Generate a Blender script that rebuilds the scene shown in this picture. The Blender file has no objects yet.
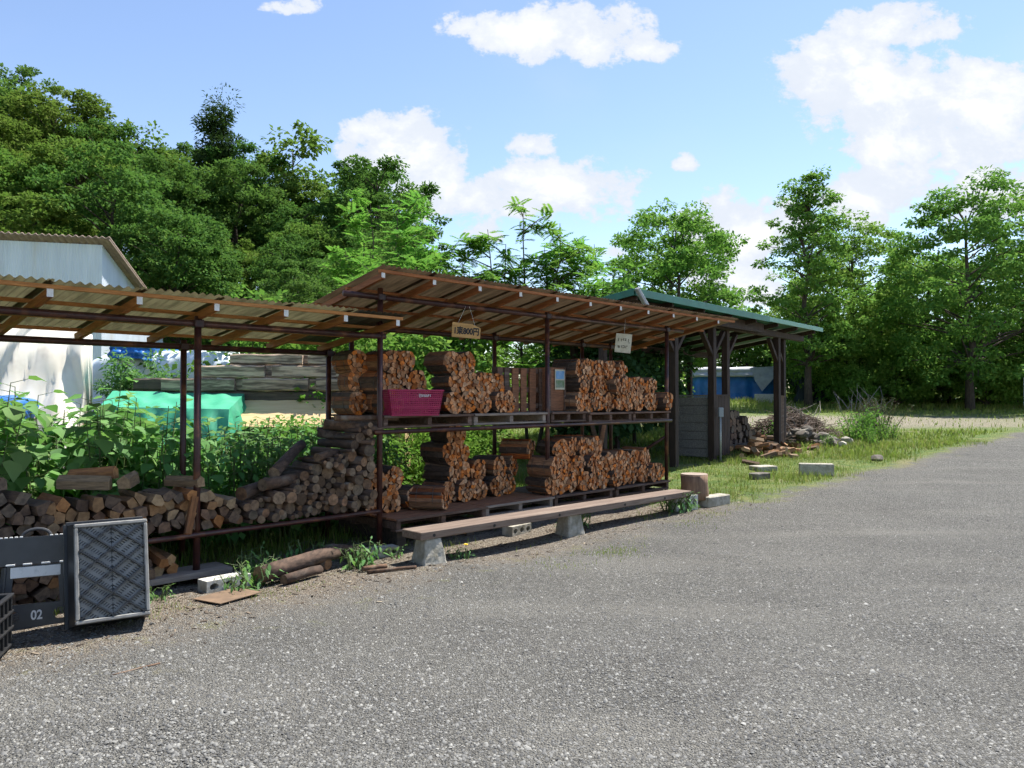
import bpy, math, random
import numpy as np
from mathutils import Vector, Matrix, Euler
from mathutils.geometry import tessellate_polygon

random.seed(7)
RNG = np.random.default_rng(11)
PI = math.pi
sc = bpy.context.scene
C = sc.collection
U = random.uniform

# ------------------------------------------------------------------ frames of reference
A = (-1.38, 8.05)                       # foot of the post the two woodsheds share
RZ = math.radians(45.97)                # the sheds run off to the right, away from the camera
D = (math.cos(RZ), math.sin(RZ))
N = (-math.sin(RZ), math.cos(RZ))


def W(s, t, z=0.0):
    """shed coordinates (along, back, up) -> world"""
    return (A[0] + D[0] * s + N[0] * t, A[1] + D[1] * s + N[1] * t, z)


def ss(a, b, x):
    q = np.clip((x - a) / (b - a), 0, 1)
    return q * q * (3 - 2 * q)


def gz(x, y):
    """terrain height"""
    x = np.asarray(x, float)
    y = np.asarray(y, float)
    base = np.interp(y, [-60, 9, 40, 50, 120, 900], [0, 0, 1.02, 1.55, 3, 3])
    hx = np.interp(x, [-90, -34, -27, -12, -5.5, -2, 3, 8], [14.5, 12.0, 9.0, 5.4, 1.9, 0.6, 0.1, 0])
    return base + hx * ss(27, 56, y)


def G(x, y):
    return float(gz(x, y))


# ------------------------------------------------------------------ mesh helpers
class MB:
    def __init__(s):
        s.v, s.f, s.m = [], [], []

    def add(s, vs, fs, m=0):
        o = len(s.v)
        s.v += [tuple(p) for p in vs]
        s.f += [tuple(o + i for i in f) for f in fs]
        s.m += [m] * len(fs)

    def box(s, c, d, rot=None, m=0, bev=0.0):
        x, y, z = d[0] / 2, d[1] / 2, d[2] / 2
        if bev > 0:
            b = min(bev, x * .9, y * .9, z * .9)
            vs = []
            for sx in (-1, 1):
                for sy in (-1, 1):
                    for sz in (-1, 1):
                        vs += [Vector((sx * (x - b), sy * (y - b), sz * z)), Vector((sx * (x - b), sy * y, sz * (z - b))), Vector((sx * x, sy * (y - b), sz * (z - b)))]
            I = lambda a, b_, c_, k: ((a * 2 + b_) * 2 + c_) * 3 + k
            fs = []
            for c_ in (0, 1):
                q = [I(0, 0, c_, 0), I(1, 0, c_, 0), I(1, 1, c_, 0), I(0, 1, c_, 0)]
                fs.append(q if c_ else q[::-1])
                q = [I(0, c_, 0, 1), I(0, c_, 1, 1), I(1, c_, 1, 1), I(1, c_, 0, 1)]
                fs.append(q if c_ else q[::-1])
                q = [I(c_, 0, 0, 2), I(c_, 1, 0, 2), I(c_, 1, 1, 2), I(c_, 0, 1, 2)]
                fs.append(q if c_ else q[::-1])
            for a in (0, 1):
                for b_ in (0, 1):
                    fs.append([I(a, b_, 0, 1), I(a, b_, 0, 2), I(a, b_, 1, 2), I(a, b_, 1, 1)])
                    fs.append([I(0, a, b_, 0), I(1, a, b_, 0), I(1, a, b_, 1), I(0, a, b_, 1)])
                    fs.append([I(a, 0, b_, 0), I(a, 1, b_, 0), I(a, 1, b_, 2), I(a, 0, b_, 2)])
                    for c_ in (0, 1):
                        fs.append([I(a, b_, c_, 0), I(a, b_, c_, 1), I(a, b_, c_, 2)])
        else:
            vs = [Vector((sx * x, sy * y, sz * z)) for sx in (-1, 1) for sy in (-1, 1) for sz in (-1, 1)]
            fs = [(0, 1, 3, 2), (4, 6, 7, 5), (0, 4, 5, 1), (2, 3, 7, 6), (0, 2, 6, 4), (1, 5, 7, 3)]
        R = Euler(rot).to_matrix() if rot is not None and not isinstance(rot, Matrix) else rot
        cc = Vector(c)
        vs = [(R @ p if R is not None else p) + cc for p in vs]
        s.add(vs, fs, m)

    def beam(s, p, q, w, h, m=0, bev=0.0, up=(0, 0, 1)):
        p, q = Vector(p), Vector(q)
        y = (q - p)
        ln = y.length
        y.normalize()
        u = Vector(up)
        x = y.cross(u)
        if x.length < 1e-4:
            x = y.cross(Vector((1, 0, 0)))
        x.normalize()
        z = x.cross(y)
        R = Matrix((x, y, z)).transposed()
        s.box((p + q) / 2, (w, ln, h), R, m, bev)

    def tube(s, pts, rs, seg=8, m=0, mcap=None, cap=True, wob=0.0):
        pts = [Vector(p) for p in pts]
        n = len(pts)
        if not hasattr(rs, '__len__'):
            rs = [rs] * n
        o = len(s.v)
        x = None
        for i, p in enumerate(pts):
            d = (pts[min(i + 1, n - 1)] - pts[max(i - 1, 0)]).normalized()
            if x is None:
                a = Vector((0, 0, 1)) if abs(d.z) < .9 else Vector((1, 0, 0))
                x = d.cross(a).normalized()
            else:
                x = (x - d * x.dot(d)).normalized()
            y = d.cross(x)
            for k in range(seg):
                a = 2 * PI * k / seg
                r = rs[i] * (1 + (U(-wob, wob) if wob else 0))
                s.v.append(tuple(p + (x * math.cos(a) + y * math.sin(a)) * r))
        for i in range(n - 1):
            for k in range(seg):
                k2 = (k + 1) % seg
                s.f.append((o + i * seg + k, o + i * seg + k2, o + (i + 1) * seg + k2, o + (i + 1) * seg + k))
                s.m.append(m)
        if cap:
            mc = m if mcap is None else mcap
            s.f.append(tuple(o + k for k in range(seg))[::-1])
            s.f.append(tuple(o + (n - 1) * seg + k for k in range(seg)))
            s.m += [mc, mc]

    def prism(s, poly, y0, y1, m=0, mcap=None, jit=0.0):
        """polygon in (x, z) swept from y0 to y1"""
        n = len(poly)
        vs = [(p[0], y0, p[1]) for p in poly] + [(p[0] + U(-jit, jit), y1, p[1] + U(-jit, jit)) for p in poly]
        mc = m if mcap is None else mcap
        o = len(s.v)
        s.v += vs
        for k in range(n):
            k2 = (k + 1) % n
            s.f.append((o + k, o + k2, o + n + k2, o + n + k))
            s.m.append(m)
        s.f.append(tuple(o + k for k in range(n))[::-1])
        s.f.append(tuple(o + n + k for k in range(n)))
        s.m += [mc, mc]

    def plate(s, outer, holes, y0, y1, m=0):
        """flat plate in (x, z) with real holes"""
        loops = [outer] + holes
        tri = tessellate_polygon([[Vector((p[0], p[1], 0)) for p in lp] for lp in loops])
        flat = [p for lp in loops for p in lp]
        n = len(flat)
        vs = [(p[0], y0, p[1]) for p in flat] + [(p[0], y1, p[1]) for p in flat]
        fs = [tuple(t) for t in tri] + [tuple(n + i for i in t)[::-1] for t in tri]
        o = 0
        for lp in loops:
            k = len(lp)
            for i in range(k):
                j = (i + 1) % k
                fs.append((o + i, o + j, n + o + j, n + o + i))
            o += k
        s.add(vs, fs, m)

    def build(s, name, mats, parent=None, smooth=False, loc=None, fix=True):
        me = bpy.data.meshes.new(name)
        me.from_pydata(s.v, [], s.f)
        for mt in (mats if isinstance(mats, (list, tuple)) else [mats]):
            me.materials.append(mt)
        if any(s.m):
            me.polygons.foreach_set('material_index', s.m)
        if smooth:
            me.polygons.foreach_set('use_smooth', [True] * len(me.polygons))
        me.update()
        if fix:
            import bmesh
            bm = bmesh.new()
            bm.from_mesh(me)
            bmesh.ops.recalc_face_normals(bm, faces=bm.faces)
            bm.to_mesh(me)
            bm.free()
        return link(name, me, parent, loc)


def link(name, me, parent=None, loc=None):
    o = bpy.data.objects.new(name, me)
    C.objects.link(o)
    if parent is not None:
        o.parent = parent
    if loc is not None:
        o.location = loc
    return o


def tag(o, label=None, cat=None, group=None, kind=None):
    for k, v in (('label', label), ('category', cat), ('group', group), ('kind', kind)):
        if v:
            o[k] = v
    return o


def thing(name, label, cat, loc=(0, 0, 0), rotz=0.0, group=None, rot=None):
    o = bpy.data.objects.new(name, None)
    o.empty_display_size = .1
    C.objects.link(o)
    o.location = loc
    o.rotation_euler = rot if rot is not None else (0, 0, rotz)
    return tag(o, label, cat, group)


def clone(o, label, loc=None, rot=None, group=None, scale=None):
    r = o.copy()
    C.objects.link(r)
    if loc is not None:
        r.location = loc
    if rot is not None:
        r.rotation_euler = rot
    if scale is not None:
        r.scale = scale
    r['label'] = label
    if group:
        r['group'] = group
    for ch in list(o.children):
        c = ch.copy()
        C.objects.link(c)
        c.parent = r
        for g in list(ch.children):
            e = g.copy()
            C.objects.link(e)
            e.parent = c
    return r


def mesh_np(name, V, F, mats, smooth=False):
    """V (n,3), F (m,k): one mesh datablock, fast"""
    me = bpy.data.meshes.new(name)
    V = np.ascontiguousarray(V, np.float32)
    F = np.ascontiguousarray(F, np.int32)
    m, k = F.shape
    me.vertices.add(len(V))
    me.vertices.foreach_set('co', V.ravel())
    me.loops.add(m * k)
    me.loops.foreach_set('vertex_index', F.ravel())
    me.polygons.add(m)
    me.polygons.foreach_set('loop_start', np.arange(0, m * k, k, dtype=np.int32))
    try:
        me.polygons.foreach_set('loop_total', np.full(m, k, np.int32))
    except Exception:
        pass
    for mt in (mats if isinstance(mats, (list, tuple)) else [mats]):
        me.materials.append(mt)
    if smooth:
        me.polygons.foreach_set('use_smooth', np.ones(m, bool))
    me.update(calc_edges=True)
    return me


def unit(v):
    return v / np.maximum(np.linalg.norm(v, axis=-1, keepdims=True), 1e-9)


def frames(fw, up):
    fw = unit(fw)
    x = unit(np.cross(fw, up))
    z = np.cross(x, fw)
    return np.stack([x, fw, z], axis=2)


def stamp(SV, SF, pos, R, sc_):
    SV = np.asarray(SV, float)
    SF = np.asarray(SF, int)
    m, n = len(pos), len(SV)
    sc_ = np.asarray(sc_, float)
    if sc_.ndim == 1:
        sc_ = np.repeat(sc_[:, None], 3, 1)
    L = SV[None] * sc_[:, None, :]
    V = np.einsum('mij,mnj->mni', R, L) + pos[:, None, :]
    F = (SF[None] + (np.arange(m) * n)[:, None, None]).reshape(-1, SF.shape[1])
    return V.reshape(-1, 3), F


LEAF_D = ([(0, 0, 0), (.32, .45, .05), (0, 1, -.06), (-.32, .45, .05)], [(0, 1, 2, 3)])
LEAF_H = ([(0, 0, 0), (.40, .22, .05), (.34, .55, .07), (0, 1, -.16), (-.34, .55, .07), (-.40, .22, .05), (0, .5, 0)],
          [(0, 1, 6), (1, 2, 6), (2, 3, 6), (3, 4, 6), (4, 5, 6), (5, 0, 6)])
LEAF_N = ([(0, 0, 0), (.17, .35, .02), (0, 1, -.08), (-.17, .35, .02)], [(0, 1, 2, 3)])
BLADE = ([(-.5, 0, 0), (.5, 0, 0), (.28, .35, .62), (-.28, .35, .62), (0, 1.0, 1.0)], [(0, 1, 2), (0, 2, 3), (3, 2, 4)])


# ------------------------------------------------------------------ materials
class NT:
    def __init__(s, nt):
        s.t = nt
        s.n = nt.nodes
        s.l = nt.links

    def new(s, ty, **kw):
        nd = s.n.new(ty)
        for k, v in kw.items():
            setattr(nd, k, v)
        return nd

    def val(s, sock, v):
        if isinstance(v, bpy.types.NodeSocket):
            s.l.new(v, sock)
        elif v is not None:
            sock.default_value = v

    def math(s, op, a, b=None, c=None, clamp=False):
        nd = s.new('ShaderNodeMath', operation=op, use_clamp=clamp)
        s.val(nd.inputs[0], a)
        if b is not None:
            s.val(nd.inputs[1], b)
        if c is not None:
            s.val(nd.inputs[2], c)
        return nd.outputs[0]

    def mix(s, f, a, b, blend='MIX'):
        nd = s.new('ShaderNodeMix', data_type='RGBA', blend_type=blend)
        s.val(nd.inputs[0], f)
        for sock, v in ((nd.inputs[6], a), (nd.inputs[7], b)):
            s.val(sock, v if isinstance(v, bpy.types.NodeSocket) else (*v, 1) if len(v) == 3 else v)
        return nd.outputs[2]

    def smooth(s, x, a, b):
        nd = s.new('ShaderNodeMapRange', interpolation_type='SMOOTHSTEP')
        s.val(nd.inputs[0], x)
        nd.inputs[1].default_value, nd.inputs[2].default_value = a, b
        return nd.outputs[0]

    def noise(s, vec, scale, detail=4, rough=.55, w=None, dist=0.0):
        nd = s.new('ShaderNodeTexNoise')
        if w is not None:
            nd.noise_dimensions = '4D'
            s.val(nd.inputs['W'], w)
        s.val(nd.inputs['Vector'], vec)
        nd.inputs['Scale'].default_value = scale
        nd.inputs['Detail'].default_value = detail
        nd.inputs['Roughness'].default_value = rough
        nd.inputs['Distortion'].default_value = dist
        return nd.outputs[0]


def newmat(name):
    m = bpy.data.materials.new(name)
    m.use_nodes = True
    m.node_tree.nodes.clear()
    t = NT(m.node_tree)
    out = t.new('ShaderNodeOutputMaterial')
    return m, t, out


def bsdf(t, out, col, rough=.7, bump=None, bstr=.3, bdist=.01, metal=0.0, spec=.4):
    p = t.new('ShaderNodeBsdfPrincipled')
    t.val(p.inputs['Base Color'], col if isinstance(col, bpy.types.NodeSocket) else (*col, 1))
    t.val(p.inputs['Roughness'], rough)
    p.inputs['Metallic'].default_value = metal
    p.inputs['Specular IOR Level'].default_value = spec
    if bump is not None:
        b = t.new('ShaderNodeBump')
        b.inputs['Strength'].default_value = bstr
        b.inputs['Distance'].default_value = bdist
        t.val(b.inputs['Height'], bump)
        t.l.new(b.outputs[0], p.inputs['Normal'])
    t.l.new(p.outputs[0], out.inputs[0])
    return p


def mat(name, c1, c2=None, scale=12.0, rough=.75, bump=.3, bdist=.004, vary=.25, stretch=(1, 1, 1), metal=0.0, spec=.4, detail=5, c3=None, hue=0.0, lo=.35, hi=.65, s3=3.0):
    """noise mix of two colours (a third as larger stains), per object brightness; stretch squeezes the noise along an axis"""
    m, t, out = newmat(name)
    tc = t.new('ShaderNodeTexCoord')
    mp = t.new('ShaderNodeMapping')
    mp.inputs['Scale'].default_value = stretch
    t.l.new(tc.outputs['Object'], mp.inputs[0])
    oi = t.new('ShaderNodeObjectInfo')
    w = t.math('MULTIPLY', oi.outputs['Random'], 57.0)
    n1 = t.noise(mp.outputs[0], scale, detail, .6, w)
    col = t.mix(t.smooth(n1, lo, hi), c1, c2 or c1)
    if c3:
        n2 = t.noise(mp.outputs[0], s3, 4, .6, t.math('ADD', w, 9.0))
        col = t.mix(t.smooth(n2, .5, .72), col, c3)
    if vary or hue:
        h = t.new('ShaderNodeHueSaturation')
        t.val(h.inputs['Value'], t.math('MULTIPLY_ADD', oi.outputs['Random'], 2 * vary, 1 - vary))
        if hue:
            r2 = t.math('FRACT', t.math('MULTIPLY', oi.outputs['Random'], 13.7))
            t.val(h.inputs['Hue'], t.math('MULTIPLY_ADD', r2, 2 * hue, .5 - hue))
            t.val(h.inputs['Saturation'], t.math('MULTIPLY_ADD', r2, -.35, 1.12))
        t.val(h.inputs['Color'], col)
        col = h.outputs[0]
    bsdf(t, out, col, rough, n1 if bump else None, bump, bdist, metal, spec)
    return m


def leafmat(name, c1, c2, c3=None, trans=.4, gloss=.006, objv=.12):
    m, t, out = newmat(name)
    g = t.new('ShaderNodeNewGeometry')
    oi = t.new('ShaderNodeObjectInfo')
    col = t.mix(g.outputs['Random Per Island'], c1, c2)
    if c3:
        r2 = t.math('FRACT', t.math('MULTIPLY', g.outputs['Random Per Island'], 17.3))
        col = t.mix(t.smooth(r2, .75, 1.0), col, c3)
    h = t.new('ShaderNodeHueSaturation')
    t.val(h.inputs['Value'], t.math('MULTIPLY_ADD', oi.outputs['Random'], 2 * objv, 1 - objv))
    t.val(h.inputs['Hue'], t.math('MULTIPLY_ADD', t.math('FRACT', t.math('MULTIPLY', oi.outputs['Random'], 7.7)), .03, .485))
    t.val(h.inputs['Color'], col)
    d = t.new('ShaderNodeBsdfDiffuse')
    tr = t.new('ShaderNodeBsdfTranslucent')
    gl = t.new('ShaderNodeBsdfGlossy')
    gl.inputs['Roughness'].default_value = .7
    gl.inputs['Color'].default_value = (.9, .95, 1, 1)
    t.val(d.inputs['Color'], h.outputs[0])
    tc = t.mix(.5, h.outputs[0], (.30, .62, .11), 'MIX')
    tm = t.mix(1.0, tc, (.55, .55, .5), 'MULTIPLY')
    hm = t.mix(.55, h.outputs[0], tm)
    t.val(tr.inputs['Color'], hm)
    a = t.new('ShaderNodeMixShader')
    a.inputs[0].default_value = trans
    t.l.new(d.outputs[0], a.inputs[1])
    t.l.new(tr.outputs[0], a.inputs[2])
    b = t.new('ShaderNodeMixShader')
    b.inputs[0].default_value = gloss
    t.l.new(a.outputs[0], b.inputs[1])
    t.l.new(gl.outputs[0], b.inputs[2])
    t.l.new(b.outputs[0], out.inputs[0])
    return m


M = {}
M['pipe'] = mat('red brown painted pipe', (.060, .020, .016), (.036, .012, .010), 20, .42, .1, .001, 0, c3=(.17, .065, .028), s3=5)
M['clamp'] = mat('dark clamp', (.05, .02, .018), (.03, .015, .013), 30, .5, .1, .001, 0)
M['rafter'] = mat('orange stained timber', (.42, .17, .046), (.28, .105, .027), 6, .7, .25, .002, .12, (9, 1.0, 9), c3=(.2, .08, .03))
M['rafter_red'] = mat('reddish stained timber', (.32, .115, .038), (.21, .068, .021), 6, .7, .25, .002, .12, (9, 1.0, 9), c3=(.17, .06, .025))
M['batten'] = mat('orange stained batten', (.55, .24, .07), (.40, .16, .043), 6, .7, .25, .002, .1, (1.0, 9, 9))
M['batten_red'] = mat('reddish stained batten', (.42, .155, .05), (.28, .092, .03), 6, .7, .25, .002, .1, (1.0, 9, 9))
M['endpaint'] = mat('white end cap', (.78, .76, .72), (.68, .66, .6), 30, .6, 0, 0, .03)
M['bark'] = mat('dark bark', (.095, .059, .041), (.042, .027, .019), 26, .92, .9, .008, .3, (1, .3, 1), c3=(.13, .105, .085), s3=7)
M['bark_brown'] = mat('brown bark', (.15, .085, .05), (.07, .042, .028), 26, .92, .9, .008, .25, (1, .3, 1), c3=(.2, .16, .12), s3=7)
M['cut'] = mat('fresh cut log end', (.19, .115, .060), (.085, .050, .027), 22, .8, .25, .003, .5, hue=.012, c3=(.22, .14, .08), s3=16)
M['split_end'] = mat('orange firewood end', (.60, .25, .078), (.34, .122, .036), 34, .82, .5, .004, .45, hue=.012, c3=(.24, .09, .032), s3=22)
M['split_side'] = mat('orange firewood side', (.31, .125, .045), (.16, .062, .024), 20, .85, .4, .004, .3, (4, .6, 4), hue=.014, c3=(.085, .055, .04))
M['tan_end'] = mat('tan firewood end', (.38, .21, .085), (.25, .13, .05), 26, .82, .4, .004, .3, hue=.015)
M['tan_side'] = mat('tan firewood side', (.32, .165, .066), (.18, .092, .038), 16, .85, .4, .004, .3, (4, .6, 4), hue=.015, c3=(.12, .08, .055))
M['old_end'] = mat('aged firewood end', (.18, .112, .066), (.09, .056, .036), 26, .86, .4, .004, .35, hue=.012)
M['old_side'] = mat('aged firewood side', (.15, .092, .054), (.07, .044, .03), 16, .88, .4, .004, .3, (4, .6, 4))
M['pallet'] = mat('dark pallet wood', (.15, .085, .055), (.085, .05, .036), 7, .82, .35, .003, .2, (1.0, 8, 8), c3=(.20, .15, .12))
M['pallet_red'] = mat('red brown pallet wood', (.30, .13, .062), (.18, .075, .037), 7, .8, .3, .003, .15, (1.0, 8, 8))
M['pallet_grey'] = mat('greyed pallet wood', (.30, .24, .19), (.20, .155, .125), 7, .85, .3, .003, .15, (1.0, 8, 8))
M['plank'] = mat('weathered bench plank', (.175, .125, .095), (.11, .076, .058), 5, .85, .35, .004, .05, (.6, 10, 10), c3=(.23, .18, .14), s3=2)
M['boltblack'] = mat('black disc for hole shade', (.012, .011, .010), None, 20, .7, 0, 0, 0)
M['concrete'] = mat('rough concrete', (.40, .37, .31), (.27, .25, .20), 18, .93, .8, .012, .12, c3=(.2, .18, .13), s3=5)
M['concrete_pale'] = mat('pale concrete', (.55, .54, .50), (.44, .43, .39), 25, .92, .5, .006, .08, c3=(.30, .28, .23))
M['stump_bark'] = mat('stripped stump side', (.25, .155, .095), (.16, .095, .06), 9, .85, .5, .006, .05, (5, 5, .5), c3=(.1, .065, .045))
M['black'] = mat('black plastic', (.022, .022, .023), (.014, .014, .015), 9, .42, .05, .001, 0, spec=.5)
M['blackgrey'] = mat('dusty dark grey plastic', (.23, .225, .21), (.165, .161, .15), 14, .55, .08, .001, 0, c3=(.21, .20, .185), s3=8)
M['stool'] = mat('dark grey stool plastic', (.052, .053, .056), (.038, .039, .042), 9, .42, .05, .001, 0, spec=.5)
M['white'] = mat('white print', (.74, .73, .70), (.60, .59, .56), 40, .6, 0, 0, 0, lo=.5, hi=.7)
M['pink'] = mat('magenta plastic', (.37, .011, .075), (.30, .009, .06), 14, .4, .05, .001, 0)
M['signwood'] = mat('varnished sign board', (.58, .34, .12), (.44, .24, .075), 6, .6, .15, .001, 0, (1, 6, 8))
M['paper'] = mat('yellowed paper', (.60, .56, .42), (.52, .47, .33), 14, .8, .05, .001, 0)
M['ink'] = mat('black marker ink', (.012, .011, .011), None, 20, .5, 0, 0, 0)
M['fadedink'] = mat('faded ink', (.13, .115, .075), None, 20, .6, 0, 0, 0)
M['cord'] = mat('pale cord', (.55, .52, .48), None, 20, .7, 0, 0, 0)
M['wire'] = mat('tie wire', (.10, .085, .07), None, 20, .5, 0, 0, 0, metal=.4)
M['shelter'] = mat('dark stained shelter timber', (.050, .027, .019), (.028, .016, .012), 8, .75, .3, .003, .15, (6, 6, .8), c3=(.075, .042, .03))
M['greywall'] = mat('greyed shelter boards', (.24, .215, .195), (.13, .115, .105), 6, .85, .4, .003, .1, (.8, 8, 8), c3=(.17, .155, .14))
M['greenroof'] = mat('green painted sheet', (.018, .135, .095), (.014, .105, .075), 5, .45, .05, .001, 0)
M['greenpale'] = mat('pale green painted sheet', (.10, .27, .20), (.08, .225, .165), 5, .4, .05, .001, 0)
M['metalgrey'] = mat('galvanised metal', (.42, .43, .42), (.33, .34, .33), 16, .45, .05, .001, 0, metal=.3)
M['whitewall'] = mat('white corrugated wall', (.66, .71, .78), (.58, .63, .70), 1.5, .55, .03, .001, 0, (2, 2, .25), c3=(.55, .54, .52), s3=.8)
M['rustroof'] = mat('brown roof edge', (.27, .20, .15), (.19, .135, .10), 5, .7, .2, .003, 0)
M['tarp_white'] = mat('off white canvas', (.80, .74, .63), (.72, .65, .53), 2.2, .75, .1, .003, 0, c3=(.55, .47, .37), s3=1.3)
M['tarp_pale'] = mat('pale blue white sheet', (.72, .76, .80), (.60, .66, .72), 3, .45, .1, .003, 0)
M['tarp_green'] = mat('green tarpaulin', (.06, .36, .20), (.045, .30, .165), 3, .5, .15, .004, 0, c3=(.09, .36, .23))
M['tarp_blue'] = mat('blue tarpaulin', (.018, .14, .42), (.014, .11, .35), 3, .4, .1, .003, 0)
M['tarp_grey'] = mat('grey sheet', (.40, .42, .44), (.30, .32, .35), 3, .6, .1, .003, 0)
M['tarp_dark'] = mat('dark green sheet', (.016, .026, .024), (.011, .018, .017), 3, .7, .1, .003, 0)
M['oldbeam'] = mat('weathered grey timber', (.52, .385, .275), (.16, .115, .082), 3.5, .9, .6, .008, .22, (.5, 7, 7), c3=(.07, .06, .05), s3=2.2, lo=.42, hi=.60)
M['darkbeam'] = mat('dark old timber', (.10, .075, .055), (.055, .042, .033), 4, .9, .5, .006, .2, (.5, 7, 7))
M['yellowboard'] = mat('pale yellow lumber', (.66, .48, .26), (.56, .39, .19), 4, .8, .2, .003, .05, (.5, 8, 8))
M['trunk'] = mat('tree bark', (.085, .066, .050), (.042, .033, .026), 7, .95, .9, .02, .15, (3, 3, .6))
M['stem_green'] = mat('green stems', (.10, .15, .04), (.075, .10, .035), 20, .6, .1, .001, .1)
M['stem_red'] = mat('dry brown twigs', (.11, .075, .055), (.06, .042, .032), 20, .9, .2, .002, .2)
M['twig_pale'] = mat('pale dead branches', (.36, .32, .28), (.25, .22, .19), 14, .9, .3, .003, .2)
M['rock'] = mat('grey rubble', (.17, .145, .12), (.08, .068, .056), 9, .92, .7, .02, .3, c3=(.3, .28, .24))
M['cardboard'] = mat('brown flat board', (.19, .125, .078), (.135, .09, .058), 9, .9, .2, .003, 0)
M['yellow'] = mat('yellow petals', (.85, .60, .02), None, 20, .6, 0, 0, 0)

# leaves: several species
M['leaf_hill'] = leafmat('hill foliage mid', (0.087, 0.172, 0.028), (0.133, 0.226, 0.038), (0.188, 0.262, 0.047))
M['leaf_hill_dark'] = leafmat('hill foliage dark', (0.052, 0.127, 0.026), (0.090, 0.172, 0.033), (0.134, 0.213, 0.043))
M['leaf_hill_olive'] = leafmat('hill foliage olive', (0.103, 0.178, 0.025), (0.144, 0.213, 0.034), (0.172, 0.230, 0.046))
M['leaf_conifer'] = leafmat('conifer needles', (.026, .055, .016), (.045, .08, .02), None, .2)
M['leaf_locust'] = leafmat('locust leaflets', (0.114, 0.276, 0.039), (0.182, 0.359, 0.049), (0.258, 0.386, 0.069), .5)
M['leaf_tree'] = leafmat('tree foliage', (0.118, 0.246, 0.044), (0.203, 0.340, 0.060), (0.279, 0.392, 0.076), .42)
M['leaf_tree_light'] = leafmat('light tree foliage', (0.095, 0.221, 0.030), (0.151, 0.286, 0.042), (0.201, 0.303, 0.053), .48)
M['leaf_weed'] = leafmat('broad weed leaves', (0.109, 0.267, 0.062), (0.160, 0.335, 0.075), (0.230, 0.373, 0.111), .46, .02)
M['leaf_weed_small'] = leafmat('small weed leaves', (0.100, 0.239, 0.058), (0.146, 0.309, 0.071), (0.225, 0.347, 0.115), .46, .02)
M['leaf_shrub'] = leafmat('shrub leaves', (0.087, 0.220, 0.026), (0.144, 0.286, 0.037), (0.196, 0.297, 0.055), .5)
M['leaf_blue_shade'] = leafmat('shade darkened blue green leaves', (0.036, 0.091, 0.036), (0.072, 0.143, 0.058), None, .3)  # kept dark: the shade these bushes stand in is put into the colour
M['grass'] = leafmat('grass blades', (0.130, 0.205, 0.034), (0.210, 0.255, 0.050), (0.400, 0.330, 0.130), .45, .01, 0)
M['grass_far'] = leafmat('far grass blades', (0.170, 0.240, 0.040), (0.250, 0.280, 0.055), (0.330, 0.280, 0.110), .4, .01, 0)
M['leaf_brown'] = leafmat('dry brown leaves', (.12, .075, .05), (.085, .055, .04), None, .2)


def roofmat(name, base, trans, f):
    m, t, out = newmat(name)
    tc = t.new('ShaderNodeTexCoord')
    mp = t.new('ShaderNodeMapping')
    mp.inputs['Scale'].default_value = (6, .7, 1)
    t.l.new(tc.outputs['Object'], mp.inputs[0])
    oi = t.new('ShaderNodeObjectInfo')
    n = t.noise(mp.outputs[0], 3.0, 4, .6, t.math('MULTIPLY', oi.outputs['Random'], 31.0))
    c = t.mix(t.smooth(n, .38, .66), base, tuple(x * .5 for x in base))
    c2 = t.mix(t.smooth(n, .38, .66), trans, tuple(x * .5 for x in trans))
    d = t.new('ShaderNodeBsdfDiffuse')
    r = t.new('ShaderNodeBsdfTranslucent')
    g = t.new('ShaderNodeBsdfGlossy')
    g.inputs['Roughness'].default_value = .35
    t.val(d.inputs['Color'], c)
    t.val(r.inputs['Color'], c2)
    a = t.new('ShaderNodeMixShader')
    a.inputs[0].default_value = f
    t.l.new(d.outputs[0], a.inputs[1])
    t.l.new(r.outputs[0], a.inputs[2])
    b = t.new('ShaderNodeMixShader')
    b.inputs[0].default_value = .05
    t.l.new(a.outputs[0], b.inputs[1])
    t.l.new(g.outputs[0], b.inputs[2])
    t.l.new(b.outputs[0], out.inputs[0])
    return m


M['sheet_tan'] = roofmat('tan translucent sheet', (.16, .118, .065), (.085, .078, .042), .5)
M['sheet_brown'] = roofmat('brown translucent sheet', (.12, .072, .041), (.048, .034, .020), .45)


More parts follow.
